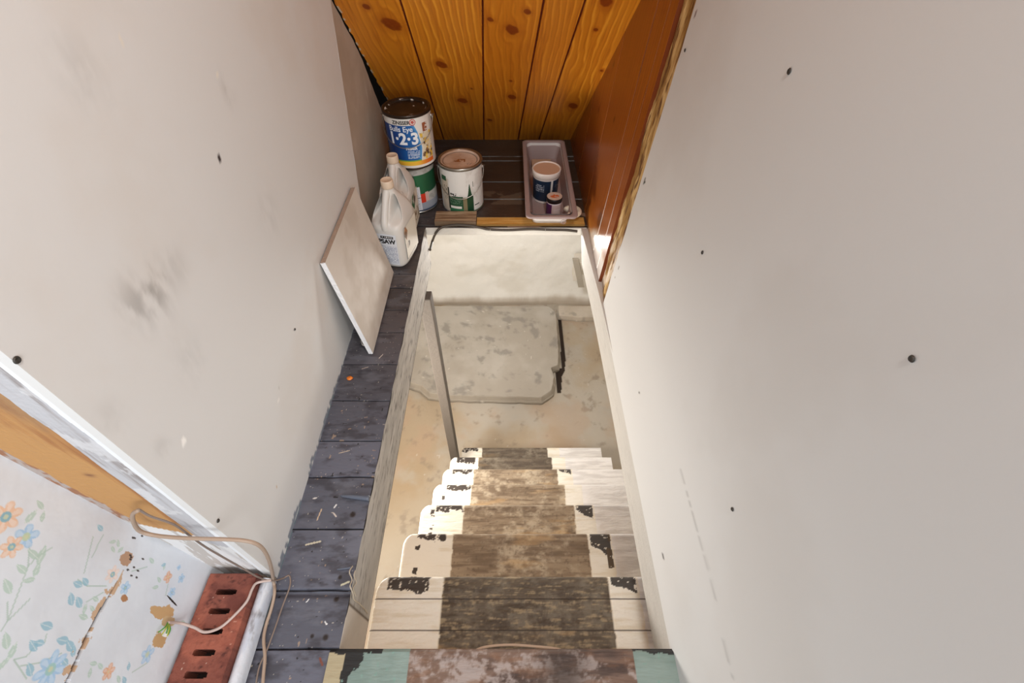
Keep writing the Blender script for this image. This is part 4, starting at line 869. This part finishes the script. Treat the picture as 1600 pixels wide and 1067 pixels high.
# ================================================================== BRICK
by0, by1 = .0565, .2455; bx0, bx1 = -.571, -.480; bz0, bz1 = .010, .052
def brick():
    nx, ny = 64, 132; xs = np.linspace(bx0, bx1, nx + 1); ys = np.linspace(by0, by1, ny + 1)
    X, Yg = np.meshgrid(xs, ys); xc = (xs[:-1] + xs[1:]) / 2; yc = (ys[:-1] + ys[1:]) / 2; XC, YC = np.meshgrid(xc, yc)
    hole = np.zeros(XC.shape, bool)
    for k in range(5):
        hy = .2135 - .0315 * k; hole |= ((np.abs(XC + .5265) / .0195) ** 4 + (np.abs(YC - hy) / .0052) ** 4) < 1
    z = bz1 + .0012 * (fbm(X * 70, Yg * 70, 4) - .5); ed = np.minimum(np.minimum(X - bx0, bx1 - X), np.minimum(Yg - by0, by1 - Yg)); z -= .002 * np.exp(-ed / .0012) * (.5 + fbm(X * 60, Yg * 60, 2))
    c = mix(base(X, rgb(132, 74, 60)), rgb(108, 56, 46), ss(fbm(X * 30, Yg * 40, 6), .4, .65)); c = mix(c, rgb(70, 34, 28), ss(fbm(X * 110, Yg * 150, 7), .60, .80) * .8); c = mix(c, rgb(216, 196, 180), (vn(X * 260, Yg * 260, 8) > .965) * .8)
    c = mix(c, rgb(186, 108, 84), ss(fbm(X * 14, Yg * 14, 9), .55, .7) * .5)
    V = list(np.stack([X, Yg, z], -1).reshape(-1, 3)); CC = list(c.reshape(-1, 3)); W = nx + 1; F_ = []
    low = {}
    def lo(i):
        if i not in low: p = V[i].copy(); p[2] = bz0; low[i] = len(V); V.append(p); CC.append(CC[i] * .8)
        return low[i]
    solid = ~hole
    for j in range(ny):
        for i in range(nx):
            if not solid[j, i]: continue
            a, b, c_, d = j * W + i, j * W + i + 1, (j + 1) * W + i + 1, (j + 1) * W + i; F_.append((a, b, c_, d))
            for (e0, e1, jj, ii) in ((a, b, j - 1, i), (b, c_, j, i + 1), (c_, d, j + 1, i), (d, a, j, i - 1)):
                if not (0 <= jj < ny and 0 <= ii < nx) or not solid[jj, ii]: F_.append((e1, e0, lo(e0), lo(e1)))
    mb = MB(); mb.add(np.array(V), F_, 0, np.array(CC)); mb.add([(bx0, by0, bz0), (bx1, by0, bz0), (bx1, by1, bz0), (bx0, by1, bz0)], [(3, 2, 1, 0)], 0, rgb(40, 24, 20))
    o = mb.build('brick', mat('fired_clay', None, .85, bump=.8, bscale=180)); tag(o, 'red clay brick with five slot holes lying in the wallpapered recess', 'brick')
brick()

# ================================================================== CORDS AND BITS
def mixpts(lst):
    out = []
    for (u, v, k, a) in lst:
        out.append(ony(u, v, a) if k == 'y' else onz(u, v, a) if k == 'z' else onx(u, v, a[0], a[1]))
    return out
J = .243
pts = mixpts([(216, 797, 'y', J), (208, 802, 'y', J), (208, 813, 'y', J - .003), (217, 828, 'y', J - .005), (237, 835, 'y', J - .006), (269, 839, 'y', J - .008), (310, 841, 'y', J - .01), (350, 842, 'y', J - .01), (380, 844, 'y', J - .01), (400, 849, 'y', J - .01), (413, 860, 'y', J - .01), (422, 880, 'y', J - .01),
              (427, 905, 'z', .030), (429, 925, 'z', .016), (424, 950, 'z', .009), (416, 975, 'z', .005), (412, 998, 'z', .005), (414, 1025, 'z', .005), (412, 1050, 'z', .005), (410, 1075, 'z', .005)])
mb = MB(); mb.tube(pts, .0030, n=10); o = mb.build('cord', mat('beige_cord', (168, 146, 128), .5), smooth=True); tag(o, 'thick beige cord looping from the left jamb down onto the dark planks', 'cord')
pts = mixpts([(218, 796, 'y', J + .002), (235, 806, 'y', J), (262, 815, 'y', J), (280, 824, 'y', J), (315, 850, 'y', J - .002), (345, 868, 'y', J - .002), (377, 886, 'y', J - .002), (405, 902, 'y', J - .004), (425, 907, 'z', .038), (442, 903, 'z', .014), (452, 899, 'z', .010), (453, 915, 'z', .006),
              (442, 945, 'z', .003), (430, 980, 'z', .003), (417, 1015, 'z', .003), (405, 1042, 'z', .003), (399, 1075, 'z', .003)])
mb = MB(); mb.tube(pts, .0016, n=8); o = mb.build('cord', mat('thin_brown_cord', (128, 112, 102), .5), smooth=True); tag(o, 'thin brown wire crossing the white trim beside the thick beige cord', 'wire')
w3 = empty('cut_wire', 'pale cut cable poking from the torn wallpaper across the brick', 'cable')
pts = mixpts([(262, 972, 'x', (-.570, -.065)), (282, 973, 'z', .075), (304, 980, 'z', .062), (320, 987, 'z', .0565), (342, 981, 'z', .0565), (362, 965, 'z', .0565), (385, 940, 'z', .056), (394, 920, 'z', .056), (402, 910, 'z', .052), (424, 906, 'z', .046)])
mb = MB(); mb.tube(pts, .0024, n=8); mb.build('sheath', mat('pale_cable', (190, 170, 162), .45), w3, smooth=True)
for k in range(5):
    p = pts[0]; mb = MB(); q = p + np.array([.002 + .004 * math.sin(k), -.016 - .003 * (k % 2), .006 * (k - 2)]); r_ = p + np.array([.004, -.008, .004 * (k - 2)])
    mb.tube([p, r_, q], .0010, n=6); mb.build('strand', mat('green_strand' if k % 2 == 0 else 'yellow_strand', (70, 140, 40) if k % 2 == 0 else (170, 170, 60), .5), w3)
# black cable on the back rim
pts = mixpts([(672, 390, 'x', (-.303, 0)), (676, 375, 'x', (-.303, 0)), (682, 362, 'y', 1.440), (692, 354, 'y', 1.448), (712, 351, 'y', 1.450), (735, 352, 'y', 1.450), (750, 355, 'y', 1.450), (765, 358, 'y', 1.450), (795, 359, 'y', 1.450), (830, 357.5, 'y', 1.450), (860, 358.5, 'y', 1.450), (885, 359, 'y', 1.450), (902, 361, 'y', 1.448)])
cb = empty('cable', 'black cable stapled along the back rim of the stair opening', 'cable')
mb = MB(); mb.tube(pts, .0048, n=10); mb.build('sheath', mat('dark_cable', (74, 66, 58), .5), cb, smooth=True)
for (u, v) in ((766, 358), (852, 358)):
    p = ony(u, v, 1.450); mb = MB(); mb.tube([(p[0] + .006 * math.cos(a) * 0, p[1] - .0055 * math.sin(a), p[2] + .0062 * math.cos(a)) for a in np.linspace(-.3, math.pi + .3, 10)], .0011, smooth=0); mb.build('staple', m_steel, cb)
# cord on first tread
pts = [onz(u, v, z) for u, v, z in [(742, 1016, -.216), (755, 1011, -.2145), (775, 1008, -.214), (800, 1007, -.214), (830, 1009, -.214), (862, 1012, -.214), (880, 1016, -.216)]]
mb = MB(); mb.tube(pts, .0028, n=8); o = mb.build('cord', mat('pink_cord', (206, 182, 162), .5), smooth=True); tag(o, 'short pale cord lying on the top tread behind the threshold', 'cord')
# string on hatch board
mb = MB(); pp = [(551, 884), (546, 893), (550, 905), (547, 915), (551, 925), (553, 936), (561, 942), (566, 947), (571, 953), (574, 958)]
mb.tube([onx(u, v, -.3075 + .002 * math.sin(i * 2)) for i, (u, v) in enumerate(pp)], .0011, n=6)
mb.tube([onx(u + 2, v + 1, -.3080) for (u, v) in [(553, 890), (551, 898), (555, 908), (550, 918), (554, 930)]], .0009, n=6)
o = mb.build('string', mat('string', (186, 172, 152), .9)); tag(o, 'frayed twine tuft snagged on the left edge of the opening', 'string')
# paint covered stick
a = onz(533, 774, .006); b = onz(577, 778, .006); mb = MB(); b[0] = min(b[0], -.309); mb.tube([a, a * .6 + b * .4 + [0, 0, .001], b], [.002, .005, .0065], n=10); o = mb.build('stick', mat('slate_paint', (92, 98, 112), .4), smooth=True)
tag(o, 'short paint covered peg lying across a dark plank by the opening', 'peg')
mb = MB(); a = onz(527, 889, .003); b = onz(548, 886, .003); mb.tube([a, (a + b) / 2, b], [.0012, .0022, .002], n=8); o = mb.build('stick', mat('slate_paint', (92, 98, 112), .4), smooth=True)
tag(o, 'thin paint covered splinter beside the frayed twine on the planks', 'splinter')
p = onz(546, 590, .002); mb = MB(); g = np.linspace(0, 2 * math.pi, 14, endpoint=False)
rg = [(p[0] + (.0085 + .0015 * math.sin(3 * a)) * math.cos(a), p[1] + .0065 * math.sin(a), .0) for a in g]; rg2 = [(p[0] + .006 * math.cos(a), p[1] + .0045 * math.sin(a), .005 + .001 * math.sin(2 * a)) for a in g]
mb.add(rg + rg2 + [(p[0], p[1], .003)], [(i, (i + 1) % 14, 14 + (i + 1) % 14, 14 + i) for i in range(14)] + [(14 + i, 14 + (i + 1) % 14, 28) for i in range(14)], 0)
o = mb.build('orange_chip', mat('orange_chip', (222, 120, 30), .4), smooth=True); tag(o, 'small orange chip lying on a dark plank near the left wall', 'chip')
# curled shaving by the offcut
p = onz(570, 535, .004); mb = MB(); mb.tube([onz(564, 531, .004), onz(567, 538, .005), onz(574, 540, .004)], [.001, .0028, .001], n=8); o = mb.build('plaster_crumb', mat('plaster', (206, 196, 186), .8), smooth=True); tag(o, 'pale curled plaster crumb under the near corner of the leaning offcut', 'crumb')
